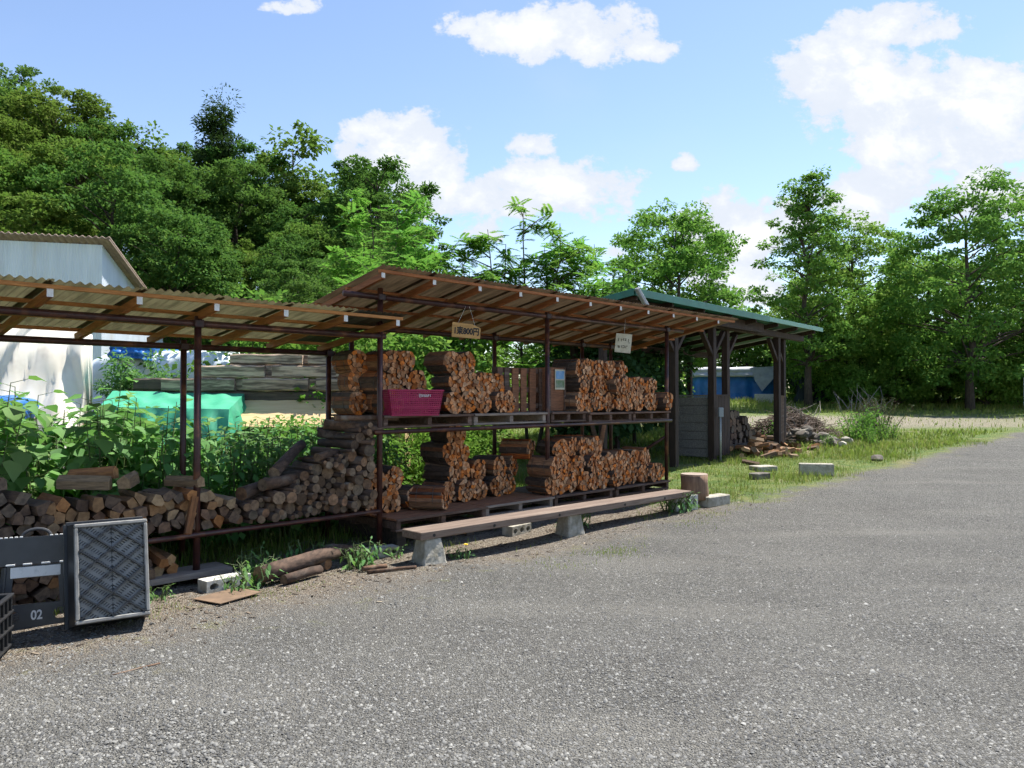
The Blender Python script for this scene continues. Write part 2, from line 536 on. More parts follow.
def groundmat():
    m, t, out = newmat('ground of gravel dirt and grass')
    g = t.new('ShaderNodeNewGeometry')
    P = g.outputs['Position']
    sx = t.new('ShaderNodeSeparateXYZ')
    t.l.new(P, sx.inputs[0])
    X, Y = sx.outputs[0], sx.outputs[1]
    tt = t.math('ADD', t.math('MULTIPLY', t.math('SUBTRACT', X, A[0]), N[0]), t.math('MULTIPLY', t.math('SUBTRACT', Y, A[1]), N[1]))
    s_ = t.math('ADD', t.math('MULTIPLY', t.math('SUBTRACT', X, A[0]), D[0]), t.math('MULTIPLY', t.math('SUBTRACT', Y, A[1]), D[1]))
    nl = t.noise(P, .8, 5, .6)
    nm = t.noise(P, 3.2, 5, .65)
    nf = t.noise(P, 22, 4, .6)
    # --- gravel colour: two sizes of stones
    v1 = t.new('ShaderNodeTexVoronoi')
    v1.inputs['Scale'].default_value = 78
    t.val(v1.inputs['Vector'], P)
    v2 = t.new('ShaderNodeTexVoronoi')
    v2.inputs['Scale'].default_value = 150
    t.val(v2.inputs['Vector'], P)
    r1 = t.new('ShaderNodeSeparateColor')
    t.l.new(v1.outputs['Color'], r1.inputs[0])
    r2 = t.new('ShaderNodeSeparateColor')
    t.l.new(v2.outputs['Color'], r2.inputs[0])
    ramp = t.new('ShaderNodeValToRGB')
    e = ramp.color_ramp.elements
    e[0].position, e[0].color = .08, (.042, .042, .042, 1)
    e[1].position, e[1].color = .97, (.36, .355, .335, 1)
    for p, c in ((.35, (.098, .098, .097)), (.62, (.148, .147, .144)), (.82, (.225, .222, .212))):
        q = e.new(p)
        q.color = (*c, 1)
    t.val(ramp.inputs[0], t.mix(.35, r1.outputs[0], r2.outputs[0]) if False else t.math('MULTIPLY_ADD', r1.outputs[0], .62, t.math('MULTIPLY', r2.outputs[1], .38)))
    gap = t.smooth(v1.outputs['Distance'], .0, .55)
    grav = t.mix(t.math('MULTIPLY', t.math('POWER', gap, 2.0), .55), ramp.outputs[0], (.07, .066, .06))  # darker between stones: shade of the gaps mixed into the colour
    # tyre worn, dusty streaks that follow the drive
    mp = t.new('ShaderNodeMapping')
    mp.inputs['Rotation'].default_value = (0, 0, -RZ)
    mp.inputs['Scale'].default_value = (.25, 1.3, 1)
    t.l.new(P, mp.inputs[0])
    st = t.noise(mp.outputs[0], 1.0, 5, .6)
    grav = t.mix(t.math('MULTIPLY', t.smooth(st, .45, .75), .35), grav, (.19, .182, .168))
    grav = t.mix(t.smooth(nl, .3, .7), t.mix(1.0, grav, (1.12, 1.10, 1.03), 'MULTIPLY'), t.mix(1.0, grav, (1.34, 1.32, 1.23), 'MULTIPLY'))
    grav = t.mix(t.math('MULTIPLY', t.smooth(nm, .5, .72), .35), grav, (.105, .098, .086))
    # --- dirt with bark crumbs
    dirt = t.mix(t.smooth(nf, .35, .7), (.21, .172, .130), (.115, .092, .068))
    dirt = t.mix(t.smooth(r1.outputs[1], .80, .9), dirt, (.30, .27, .225))
    # --- grass soil
    gr = t.mix(t.smooth(nm, .35, .65), (.085, .145, .03), (.16, .19, .05))
    gr = t.mix(t.smooth(nl, .54, .74), gr, (.25, .215, .115))
    # --- masks
    wob = t.math('MULTIPLY_ADD', nl, 1.3, t.math('MULTIPLY_ADD', nm, .7, -1.0))
    te = t.math('ADD', tt, wob)
    fg = t.smooth(te, -1.75, -.70)                   # 0 on the gravel, 1 beyond its edge
    col = t.mix(fg, grav, dirt)
    g1 = t.math('MULTIPLY', t.smooth(t.math('ADD', s_, wob), 4.7, 6.2), t.smooth(te, -1.5, -1.0))
    g2 = t.math('MULTIPLY', t.smooth(te, .15, 1.4), .9)
    g3 = t.math('MULTIPLY', t.smooth(nm, .57, .72), t.math('MULTIPLY', t.smooth(te, -2.0, -1.3), .4))
    fgr = t.math('MAXIMUM', t.math('MAXIMUM', g1, g2), g3)
    col = t.mix(fgr, col, gr)
    # --- the sandy track across the meadow
    yw = t.math('ADD', Y, t.math('MULTIPLY_ADD', nl, 4.0, t.math('MULTIPLY', X, .06)))
    trk = t.math('MULTIPLY', t.smooth(yw, 27.5, 30.5), t.math('SUBTRACT', 1.0, t.smooth(yw, 34.5, 37.0)))
    trk = t.math('MULTIPLY', trk, t.smooth(X, 0.0, 5.0))
    trk = t.math('MULTIPLY', trk, t.math('MULTIPLY_ADD', t.smooth(X, 14.0, 24.0), -.45, .95))
    col = t.mix(trk, col, t.mix(t.smooth(nf, .3, .7), (.30, .265, .20), (.22, .19, .14)))
    hgt = t.math('ADD', t.math('MULTIPLY', v1.outputs['Distance'], -1.0), t.math('ADD', t.math('MULTIPLY', v2.outputs['Distance'], -.4), t.math('MULTIPLY', nf, .6)))
    bsdf(t, out, col, .92, hgt, 1.0, .02, spec=.25)
    return m


# ------------------------------------------------------------------ terrain
def terrain():
    def axis(lo, hi, c0, c1, fine):
        pts = list(np.arange(c0, c1 + 1e-6, fine))
        st = fine
        p = c1
        while p < hi:
            st *= 1.25
            p += st
            pts.append(p)
        st = fine
        p = c0
        while p > lo:
            st *= 1.25
            p -= st
            pts.insert(0, p)
        return np.array(pts)
    xs = axis(-700, 700, -10, 12, .25)
    ys = axis(-60, 900, 1, 26, .25)
    XX, YY = np.meshgrid(xs, ys)
    Z = gz(XX, YY)
    near = (1 - ss(20, 30, YY))
    Z = Z + near * .012 * (np.sin(XX * 2.1 + YY * 1.3) + np.sin(XX * .9 - YY * 2.7 + 1.0) + .7 * np.sin(XX * 4.3 + 2.0) * np.sin(YY * 3.9))
    V = np.stack([XX, YY, Z], -1).reshape(-1, 3)
    ny, nx = XX.shape
    i = np.arange(ny * nx).reshape(ny, nx)
    F = np.stack([i[:-1, :-1], i[:-1, 1:], i[1:, 1:], i[1:, :-1]], -1).reshape(-1, 4)
    o = link('ground', mesh_np('ground', V, F, groundmat(), True))
    tag(o, 'grey gravel yard with dirt edge and grassy meadow behind', None, None, 'structure')


terrain()


def gnd(x, y):
    """height of the ground sheet incl. its small unevenness"""
    near = (1 - ss(20, 30, y))
    return gz(x, y) + near * .012 * (np.sin(x * 2.1 + y * 1.3) + np.sin(x * .9 - y * 2.7 + 1.0) + .7 * np.sin(x * 4.3 + 2.0) * np.sin(y * 3.9))


def gravel_stones():
    n = 120000
    y = 2.6 + 10.5 * RNG.random(n) ** 1.9
    x = RNG.uniform(-1, 1, n) * (.75 * y + .4)
    t = (x - A[0]) * N[0] + (y - A[1]) * N[1]
    keep = (t < -.95 + .5 * RNG.standard_normal(n) * .6)
    x, y = x[keep], y[keep]
    n = len(x)
    big = RNG.random(n)
    sz = (.004 + .0085 * big ** 2.5) * np.interp(y, [3, 8], [1.0, .75]) + .006 * (big > .995)
    base = np.array([(1, 0, -.25), (.25, .95, -.2), (-.85, .55, -.25), (-.8, -.6, -.2), (.3, -1, -.25), (.15, .1, .75), (-.3, .35, .62), (.45, -.35, .6)])
    faces = [(0, 1, 5), (1, 6, 5), (1, 2, 6), (2, 3, 6), (3, 5, 6), (3, 7, 5), (3, 4, 7), (4, 0, 7), (0, 5, 7)]
    a = RNG.uniform(0, 2 * PI, n)
    R = np.zeros((n, 3, 3))
    tl = RNG.normal(0, .25, n)
    R[:, 0, 0], R[:, 0, 1], R[:, 1, 0], R[:, 1, 1] = np.cos(a), -np.sin(a), np.sin(a), np.cos(a)
    R[:, 2, 2] = 1
    R[:, 2, 0] = tl
    scl = np.stack([sz * RNG.uniform(.8, 1.4, n), sz * RNG.uniform(.7, 1.2, n), sz * RNG.uniform(.55, 1.1, n)], 1)
    pos = np.stack([x, y, gnd(x, y) + .001], 1)
    V, F = stamp(base, faces, pos, R, scl)
    m, tt, out = newmat('loose gravel')
    g = tt.new('ShaderNodeNewGeometry')
    ramp = tt.new('ShaderNodeValToRGB')
    e = ramp.color_ramp.elements
    e[0].color = (.065, .064, .062, 1)
    e[1].color = (.29, .285, .262, 1)
    for p, c in ((.3, (.10, .099, .095)), (.7, (.165, .162, .152)), (.92, (.235, .23, .212))):
        q = e.new(p)
        q.color = (*c, 1)
    tt.l.new(g.outputs['Random Per Island'], ramp.inputs[0])
    bsdf(tt, out, ramp.outputs[0], .85, spec=.3)
    o = link('gravel', mesh_np('gravel', V, F, m))
    tag(o, 'loose grey gravel chips on the yard', None, None, 'stuff')


gravel_stones()


# ------------------------------------------------------------------ wood: cells, pieces, bundles
def clip(poly, px, pz, nx, nz):
    """keep the half plane (p - (px,pz)).n <= 0"""
    out = []
    k = len(poly)
    for i in range(k):
        a, b = poly[i], poly[(i + 1) % k]
        da = (a[0] - px) * nx + (a[1] - pz) * nz
        db = (b[0] - px) * nx + (b[1] - pz) * nz
        if da <= 0:
            out.append(a)
        if da * db < 0:
            q = da / (da - db)
            out.append((a[0] + (b[0] - a[0]) * q, a[1] + (b[1] - a[1]) * q))
    return out


def cells(points, bound, rmax, shrink=.93):
    """Voronoi cells of the points, each inside its own rmax octagon and the bound"""
    res = []
    for i, p in enumerate(points):
        a0 = U(0, 6)
        ns = random.choice([3, 4, 4, 4, 5, 5])
        asp = U(.68, 1.0)
        rm = rmax * {3: 1.3, 4: 1.12, 5: 1.04}[ns]
        poly = []
        for k in range(ns):
            a = k * 2 * PI / ns + U(-.3, .3)
            ex, ez = rm * math.cos(a), rm * asp * math.sin(a)
            poly.append((p[0] + ex * math.cos(a0) - ez * math.sin(a0), p[1] + ex * math.sin(a0) + ez * math.cos(a0)))
        for j, q in enumerate(points):
            if j != i and (q[0] - p[0]) ** 2 + (q[1] - p[1]) ** 2 < 4.2 * rmax * rmax:
                poly = clip(poly, (p[0] + q[0]) / 2, (p[1] + q[1]) / 2, q[0] - p[0], q[1] - p[1])
                if len(poly) < 3:
                    break
        for b in bound:
            if len(poly) >= 3:
                poly = clip(poly, *b)
        if len(poly) < 3:
            continue
        cx = sum(v[0] for v in poly) / len(poly)
        cz = sum(v[1] for v in poly) / len(poly)
        poly = [(cx + (v[0] - cx) * shrink, cz + (v[1] - cz) * shrink) for v in poly]
        # merge tiny edges
        q = []
        for v in poly:
            if not q or math.hypot(v[0] - q[-1][0], v[1] - q[-1][1]) > rmax * .12:
                q.append(v)
        if len(q) >= 3:
            res.append((cx, cz, q))
    return res


BR, BL = .128, .38


def bundle_proto(n, name='firewood_bundle'):
    root = thing(name, 'x', 'firewood bundle')
    pts = []
    tries = 0
    dmin = BR * 1.55 / math.sqrt(n)
    while len(pts) < n and tries < 4000:
        tries += 1
        a, r = U(0, 2 * PI), BR * .93 * math.sqrt(random.random())
        p = (r * math.cos(a), r * math.sin(a))
        if all((p[0] - q[0]) ** 2 + (p[1] - q[1]) ** 2 > dmin * dmin for q in pts):
            pts.append(p)
    bound = [(q_ * math.cos(k * PI / 6), q_ * math.sin(k * PI / 6), math.cos(k * PI / 6), math.sin(k * PI / 6)) for k, q_ in enumerate([BR * U(.90, 1.10) for _ in range(12)])]
    for cx, cz, poly in cells(pts, bound, BR * .42, .965):
        mb = MB()
        e = U(-.022, .022)
        lp = [(x - cx, z - cz) for x, z in poly]
        mb.prism(lp, -BL / 2 + e, BL / 2 + e, 0, 1, .004)
        o = mb.build('split_log', [M['bark'] if (math.hypot(cx, cz) > BR * .6 and random.random() < .5) else M['split_side'], M['split_end']], root)
        o.location = (cx, 0, cz)
    mb = MB()
    for yy in (-.09, .10):
        ring = [(math.cos(k * PI / 8) * (BR + .002), yy + .006 * math.sin(k), math.sin(k * PI / 8) * (BR + .002)) for k in range(17)]
        mb.tube(ring, .003, 5, cap=False)
    mb.build('tie_wire', M['wire'], root)
    return root


protos = [bundle_proto(n) for n in (27, 30, 33, 25, 36, 29)]
used_protos = set()
ORD = ['first', 'second', 'third', 'fourth', 'fifth', 'sixth', 'seventh', 'eighth', 'ninth', 'tenth', 'eleventh', 'twelfth']


def put_bundle(s, t, z, label, group, yaw=0.0, pitch=0.0):
    k = random.randrange(len(protos))
    rot = (pitch, U(0, 2 * PI), RZ + yaw + U(-.12, .12))
    loc = W(s, t, z)
    if k not in used_protos:
        used_protos.add(k)
        o = protos[k]
        o.location, o.rotation_euler = loc, rot
        tag(o, label, None, group)
        return o
    q = U(1.0, 1.10)
    return clone(protos[k], label, loc, rot, group, (q, U(.95, 1.05), q))


UP, LO = 1.405, .335                      # tops of the upper and the lower pallets


def stack(s0, counts, z0, t, where, group):
    """tiers of bundles laid on each other, counts per tier with own start offset"""
    names = ['bottom', 'middle', 'top', 'topmost']
    for ti, (off, cnt) in enumerate(counts):
        for k in range(cnt):
            s = s0 + off + k * BR * 1.79
            s += U(-.018, .018)
            z = z0 + BR + ti * BR * 1.77 + (U(-.006, .012) if ti else 0)
            nm = 'only' if cnt == 1 else ORD[k] if k < len(ORD) else 'last'
            put_bundle(s, t + U(-.06, .05) + .02 * ti, z, f'tied firewood bundle, {nm} along the {names[ti]} tier {where}', group, yaw=U(-.2, .2) if ti else 0)


# upper shelf
stack(.02, [(0, 2), (.10, 2), (.05, 1)], UP, .62, 'at the gap between the two sheds', 'bundles beside the shared post')
stack(.28, [(0, 3), (-.04, 3), (.02, 2)], UP, .36, 'behind the pink basket', 'bundles behind the pink basket')
stack(1.05, [(0, 5), (.08, 4), (.02, 2)], UP, .22, 'between basket and upright pallet', 'bundles between basket and upright pallet')
stack(3.30, [(0, 10), (.10, 8), (.0, 5)], UP, .16, 'on the upper shelf under the paper sign', 'bundles under the paper sign')
stack(2.1, [(.0, 3), (.12, 2)], UP, .75, 'behind the upright pallet', 'bundles behind the upright pallet')
# lower shelf
stack(.10, [(0, 2), (.06, 2)], LO, .42, 'low beside the shared post', 'low bundles beside the shared post')
put_bundle(.74, .10, LO + BR + .008, 'loose firewood bundle tilted askew on the open red pallet', 'low bundles beside the shared post', yaw=.45)
put_bundle(.62, .42, LO + BR, 'firewood bundle lying behind the askew one on the red pallet', 'low bundles beside the shared post', yaw=.1)
stack(1.25, [(0, 3), (.05, 3), (.0, 2), (.12, 1)], LO, .50, 'of the tall stack on the red pallet', 'tall low stack on the red pallet')
stack(2.10, [(0, 2), (.06, 2)], LO, .55, 'in shade behind the middle post', 'shaded low bundles')
stack(2.90, [(0, 11), (.11, 9), (.05, 4)], LO, .15, 'on the low pallets before the paper sign', 'low bundles before the paper sign')
stack(2.72, [(0, 1), (.0, 1)], LO, .10, 'low against the middle post', 'low bundles against the middle post')
put_bundle(3.35, .22, LO + BR * 4.75, 'firewood bundle lying lengthwise on top of the low stack', 'low bundles before the paper sign', yaw=.75)
put_bundle(2.55, .45, LO + BR * 4.5, 'dark bundle lying lengthwise behind the middle post', 'shaded low bundles', yaw=.5)

# ---- loose split firewood in the left bay
ptsL = []
top = lambda s: np.interp(s, [-5.4, -4.3, -3.6, -3.1, -2.6, -2.2, -1.75, -1.55], [.96, .95, .92, .82, .80, .83, .76, .69])
z = .06
row = 0
while z < 1.0:
    s = -3.85 + (row % 2) * .05
    while s < -1.60:
        if z < top(s) - .02 and (z > .50 or s < -2.85):
            ptsL.append((s + U(-.036, .036), z + U(-.03, .03)))
        s += .096
    z += .076
    row += 1
boundL = [(0, .0, 0, -1), (-1.52, 0, 1, 0)]
for cx, cz, poly in cells(ptsL, boundL, .068, .96):
    mb = MB()
    ln = U(.36, .44)
    mb.prism([(x - cx, zz - cz) for x, zz in poly], 0, ln, 0, 1, .012)
    fresh = cx > -3.05 and (cz > .60 or random.random() < .3) and random.random() < .8
    o = mb.build('split_firewood', [M['tan_side'], M['tan_end']] if fresh else [M['old_side'], M['old_end']])
    o.location = W(cx, U(-.06, .06) + (.05 if cz > .8 else 0), cz)
    o.rotation_euler = (U(-.04, .04), U(-.25, .25), RZ + U(-.16, .16))
    if fresh:
        tag(o, 'pale tan split firewood piece stacked beside the first post on the low rail', 'firewood', 'tan split wood on the low rail')
    else:
        tag(o, 'dull grey brown split firewood piece stacked behind the black step stool', 'firewood', 'aged split wood on the low rail')
# a few thrown on top
for s, t, z, yaw, r, lab in ((-2.75, .12, .905, 1.0, .065, 'thick split log thrown crosswise onto the heap, sunlit top'), (-2.42, .10, .905, -.55, .06, 'split log slanting off the heap top with pale orange face'),
                             (-2.62, .34, .95, .8, .06, 'orange split log at the peak of the heap'), (-1.98, .05, .86, .4, .055, 'short wedge of wood on the heap beside the pipe post'),
                             (-3.45, .2, .95, .7, .055, 'grey split log lying crosswise on the old wood')):
    mb = MB()
    poly = [(r * .9, -r * .75), (r * .75, r * .5), (0, r * 1.0), (-r * .8, r * .3), (-r * .6, -r * .75)]
    mb.prism(poly, -.19, .19, 0, 1, .012)
    o = mb.build('split_firewood', [M['tan_side'], M['tan_end']] if s > -3 else [M['old_side'], M['old_end']])
    o.location = W(s, t + .1, z)
    o.rotation_euler = (U(-.08, .08), 0, RZ + yaw)
    tag(o, lab, 'firewood')
# leaning stick at the post
mb = MB()
mb.prism([(.03, -.02), (.02, .03), (-.03, .02), (-.025, -.025)], -.16, .16, 0, 1, .005)
o = mb.build('split_firewood', [M['tan_side'], M['tan_end']])
o.location = W(-2.02, -.10, .60)
o.rotation_euler = (PI / 2 - .25, .3, RZ)
tag(o, 'orange split stick standing on end against the pipe post', 'firewood')

# ---- round logs in the bay beside the shared post
pack = []
prof = lambda s: np.interp(s, [-1.6, -1.35, -1.05, -.8, -.62, -.40, -.30, -.05], [.62, .66, .72, .92, 1.0, 1.03, 1.22, 1.36])
for k in range(330):
    r = random.choice([.018, .022, .026, .030, .034, .040, .048, .058]) * U(.92, 1.08)
    best = None
    for q in range(70):
        s = U(-1.58 + r, -.06 - r)
        zz = .45 + r
        for (a, b, c) in pack:
            dx = abs(a - s)
            if dx < r + c:
                zz = max(zz, b + math.sqrt((r + c) ** 2 - dx * dx))
        if zz + r * .5 > prof(s):
            continue
        if best is None or zz < best[1]:
            best = (s, zz, r)
    if best:
        pack.append(best)
for i, (s, z, r) in enumerate(pack):
    mb = MB()
    ln = U(.42, .62)
    b = U(-.02, .02)
    mb.tube([(0, 0, 0), (b, ln * .5, U(-.008, .008)), (0, ln, 0)], [r, r * .97, r * .93], 11, 0, 1, True, .05)
    o = mb.build('round_log', [random.choice([M['bark'], M['bark'], M['bark_brown']]), M['cut']], None, True)
    for p in o.data.polygons:
        if len(p.vertices) > 4:
            p.use_smooth = False
    o.location = W(s, U(-.10, .06), z)
    o.rotation_euler = (U(-.05, .05), 0, RZ + U(-.24, .24))
    if r > .050:
        tag(o, 'thick round log with dark bark and pale sawn end in the low rack', 'log', 'thick round logs in the low rack')
    elif r > .031:
        tag(o, 'medium round log with dark bark in the low rack beside the shared post', 'log', 'medium round logs in the low rack')
    else:
        tag(o, 'thin round branch with dark bark wedged between thicker logs in the rack', 'log', 'thin branches in the low rack')


def log(label, p, q, r, bark='bark', group=None, seg=12, name='round_log'):
    mb = MB()
    p, q = Vector(p), Vector(q)
    mid = (q - p) / 2 + Vector((0, 0, r * .12))
    mb.tube([(0, 0, 0), mid * .5, mid, mid * 1.5, q - p], [r * 1.03, r, r * .98, r * .97, r * .93], seg, 0, 1, True, .05)
    o = mb.build(name, [M[bark], M['cut']], None, True, p)
    for pl in o.data.polygons:
        if len(pl.vertices) > 4:
            pl.use_smooth = False
    return tag(o, label, 'log', group)


# crooked logs thrown over the round logs
log('crooked bark log slanting across the rack top beside the dark rear post', W(-1.15, .10, .88), W(-.55, .62, 1.10), .055)
log('long brown log lying lengthwise on the round logs', W(-1.32, .0, .79), W(-.72, .22, .80), .055, 'bark_brown')
log('heavy dark log lying slantwise over the rack', W(-1.50, .05, .72), W(-1.02, .33, .76), .06)
log('knotty dark log lying slantwise at the top of the stack below the shelf', W(-.40, .42, 1.32), W(.02, -.02, 1.24), .05, 'bark_brown')
log('thin mossy log slanting under the upper shelf', W(-.42, .5, 1.22), W(-.03, .05, 1.13), .042)
log('short broken log end leaning on the stack', W(-.75, .0, 1.01), W(-.42, .16, 1.03), .04, 'bark_brown')
log('bare thin branch lying on the shelf rail above the log stack', W(-.45, .15, 1.385), W(.28, .06, 1.37), .028, 'bark_brown')

# logs on the ground
g0 = lambda s, t: float(gnd(*W(s, t)[:2]))
log('long rough bark log lying on the weeds in front of the rack', W(-1.62, -.52, .10), W(-.72, -.30, .13), .070, 'bark')
log('thinner log lying beside the long one on the ground', W(-1.45, -.62, .045), W(-1.02, -.50, .045), .042, 'bark')
log('short orange log end lying against the hollow block', W(-.42, -.22, .07), W(-.60, .10, .07), .065, 'bark_brown')
log('small round log poking from under the long log', W(-.86, -.38, .05), W(-.95, -.05, .05), .05)
log('fallen grey branch on the dirt near the bench foot', W(-.72, -.80, .02), W(-.28, -.95, .02), .016, 'bark_brown')
log('short curved bark scrap on the dirt by the bench foot', W(-.70, -.70, .03), W(-.45, -.72, .02), .022, 'bark_brown')
log('thin pale stick lying alone on the gravel', (-2.28, 4.42, .012), (-2.10, 4.62, .012), .006, 'bark_brown', name='stick')

# split pieces under the first bay, on a board at ground level
for k in range(15):
    a = U(-.2, .2)
    r = U(.035, .055)
    mb = MB()
    mb.prism([(r, -r * .8), (r * .8, r * .7), (-r * .4, r), (-r, -r * .3), (-r * .5, -r * .9)], 0, U(.3, .42), 0, 1, .01)
    o = mb.build('split_firewood', [M['tan_side'], M['tan_end']] if k % 3 else [M['old_side'], M['old_end']])
    o.location = W(-2.66 + (k % 6) * .105 + U(-.02, .02), -.05 + U(-.05, .06), .10 + r + (k // 6) * .085)
    o.rotation_euler = (U(-.05, .25), U(-.5, .5), RZ + a)
    tag(o, 'split firewood piece in the small low heap between crate and pipe post', 'firewood', 'small heap under the low rail')
mb = MB()
mb.box((0, 0, 0), (1.25, .32, .05), None, 0, .004)
o = mb.build('plank', M['pallet_grey'], None, False, W(-2.28, .05, .085))
o.rotation_euler = (0, 0, RZ)
tag(o, 'old grey plank on the ground carrying the small wood heap', 'plank')


# ------------------------------------------------------------------ the two pipe sheds
def pipe(mb, p, q, r=.030):
    mb.tube([p, q], r, 12)


def clampmb(p):
    mb = MB()
    x, y, z = p
    mb.box((x, y, z), (.085, .085, .07), None, 0, .008)
    mb.tube([(x - .06, y - .02, z), (x + .06, y - .02, z)], .012, 6)
    return mb


def corrugated(w, t0, t1, zf, pitch=.0655, amp=.010):
    n = int(w / pitch * 8) + 1
    V, F = [], []
    rows = 5
    for j in range(rows):
        t = t0 + (t1 - t0) * j / (rows - 1)
        for i in range(n):
            x = i * pitch / 8
            V.append((x, t, zf(t) + amp * math.sin(2 * PI * i / 8)))
    for j in range(rows - 1):
        for i in range(n - 1):
            F.append((j * n + i, j * n + i + 1, (j + 1) * n + i + 1, (j + 1) * n + i))
    return np.array(V), np.array(F)


def shed(label, s0, s1, sheet_s0, posts, rafters, t0, t1, zf, beams, sheetmat, rmat, bmat, rails, sheetw, hooks=()):
    root = thing('woodshed', label, 'woodshed', W(0, 0, 0), RZ)
    for (s, t, zt) in posts:
        mb = MB()
        pipe(mb, (s + U(-.012, .012), t + U(-.012, .012), g0(s, t) - .15), (s, t, zt))
        p = mb.build('post', M['pipe'], root, True)
        cz = [b[1] for b in beams if abs(b[0] - t) < .12]
        for z in cz:
            clampmb((s, t, z)).build('clamp', M['clamp'], p)
    for (t, z, a, b) in beams:
        mb = MB()
        pipe(mb, (a, t, z), (b, t, z))
        mb.build('beam', M['pipe'], root, True)
    for (p, q) in rails:
        mb = MB()
        pipe(mb, p, q, .024)
        mb.build('shelf_rail', M['pipe'], root, True)
    for s in rafters:
        mb = MB()
        sk = U(-.012, .012)
        mb.beam((s, t0 + .012, zf(t0) - .078), (s + sk, t1 - .05, zf(t1) - .078), .045, .062, 0, .002)
        mb.box((s, t0 + .009, zf(t0) - .078), (.043, .003, .060), None, 1)
        mb.build('rafter', [M[rmat], M['endpaint']], root)
    for k, t in enumerate(np.linspace(t0 + .02, t1 - .1, 4)):
        mb = MB()
        mb.beam((s0, t, zf(t) - .030), (s1, t, zf(t) - .030), .040, .030, 0, .002)
        mb.build('batten', M[bmat], root)
    V, F = corrugated(sheetw + .0655, t0 - .05, t1 + .03, lambda t: zf(t) + .0)
    me = mesh_np('roof_sheet', V, F, M[sheetmat], True)
    n = int(round((s1 - s0) / sheetw))
    for k in range(n):
        o = link('roof_sheet', me, root, (s0 - .02 + k * (s1 - s0) / n, 0, .004 * (k % 2) + .001))
        o.scale = ((s1 - s0) / n / sheetw, 1, 1)
        o.rotation_euler = (U(-.004, .004), 0, U(-.006, .006))
        o.location.y = U(-.025, .02)
    return root


zfL = lambda t: 2.43 - .135 * (t + .35)
zfR = lambda t: 2.88 - .205 * (t + .40)
left = shed('low lean-to of brown pipes with tan corrugated roof over loose wood', -5.75, .03, 0,
            [(-1.93, 0, 2.30), (-1.63, 1.0, 2.16), (.02, 1.0, 2.16), (-3.9, 0, 2.30)],
            [-5.66, -5.04, -4.41, -3.78, -3.16, -2.54, -1.92, -1.28, -.65, -.03], -.35, 1.18, zfL,
            [(0, 2.235, -5.8, .06), (1.0, 2.095, -5.8, .10)], 'sheet_tan', 'rafter', 'batten',
            [((-5.8, -.03, .415), (-.03, -.03, .415)), ((-5.8, .48, .415), (-.03, .48, .415)), ((-1.93, 0, .415), (-1.93, 1.0, .415)), ((-5.8, 1.0, .415), (0, 1.0, .415))], .63)
right = shed('taller pipe woodshed with brown corrugated roof over two shelves of bundles', -.29, 6.88, 0,
             [(0, 0, 2.74), (2.64, 0, 2.70), (5.45, 0, 2.70), (.38, 1.08, 2.50), (2.75, 1.08, 2.50), (4.70, 1.08, 2.50), (5.45, 1.08, 2.5)],
             [-.25 + .66 * k for k in range(11)], -.40, 1.45, zfR,
             [(0, 2.645, -.45, 5.9), (1.08, 2.425, -.3, 5.9)], 'sheet_brown', 'rafter_red', 'batten_red',
             [((-.1, -.045, 1.235), (5.5, -.045, 1.235)), ((-.1, 1.03, 1.235), (5.5, 1.03, 1.235)), ((0, 0, 1.235), (0, 1.05, 1.235)), ((5.45, 0, 1.235), (5.45, 1.05, 1.235)),
              ((5.45, 0, 1.0), (5.45, 1.05, .4)), ((2.64, .0, 1.235), (2.64, 1.05, 1.235))], .655)


# ------------------------------------------------------------------ pallets
def pallet(label, s, t, z, w=1.2, d=1.05, h=.135, deck='pallet', frame='pallet', group=None):
    """top of the deck at z"""
    root = thing('pallet', label, 'pallet', W(s, t, z - h), RZ, group)
    mb = MB()
    n = 8
    for k in range(n):
        mb.box((w / 2, (k + .5) * d / n, h - .011), (w, d / n * U(.82, .93), .022), (0, 0, U(-.006, .006)), 0, .002)
    mb.build('deck', M[deck], root)
    for k in range(3):
        mb = MB()
        x = .035 + k * (w - .07) / 2
        mb.box((x, d / 2, h / 2 - .004), (.06, d - .01, h - .056), None, 0, .003)
        mb.build('stringer', M[frame], root)
    mb = MB()
    for k in range(4):
        mb.box((w / 2, .05 + k * (d - .1) / 3, .011), (w, .095, .022), None, 0, .002)
    mb.build('bottom_deck', M[frame], root)
    mb = MB()
    mb.box((w / 2, -.012, h - .014), (w + .01, .022, .026), None, 0, .002)
    mb.build('front_board', M[frame], root)
    return root


pallet('dark pallet on the upper shelf under the pink basket', .03, -.02, UP, 1.27, deck='pallet')
pallet('greyed pallet on the upper shelf under the upright pallet', 1.33, -.02, UP, 1.27, deck='pallet_grey', frame='pallet_grey')
pallet('greyed pallet on the upper shelf just past the middle post', 2.70, -.02, UP, .72, deck='pallet_grey')
pallet('dark pallet on the upper shelf under the paper sign', 3.46, -.04, UP - .02, 1.0, deck='pallet')
pallet('dark pallet at the far end of the upper shelf', 4.50, -.04, UP - .02, .96, deck='pallet')
pallet('red brown pallet with open deck on the lowest level', .08, -.18, LO, 1.30, 1.2, deck='pallet_red')
pallet('red brown pallet under the tall stack of bundles', 1.40, -.14, LO, 1.20, 1.2, deck='pallet_red', frame='pallet_grey')
pallet('dark low pallet behind the bench past the middle post', 2.72, -.06, LO - .015, 1.25)
pallet('dark low pallet at the end of the bench', 4.05, -.06, LO - .015, 1.36)
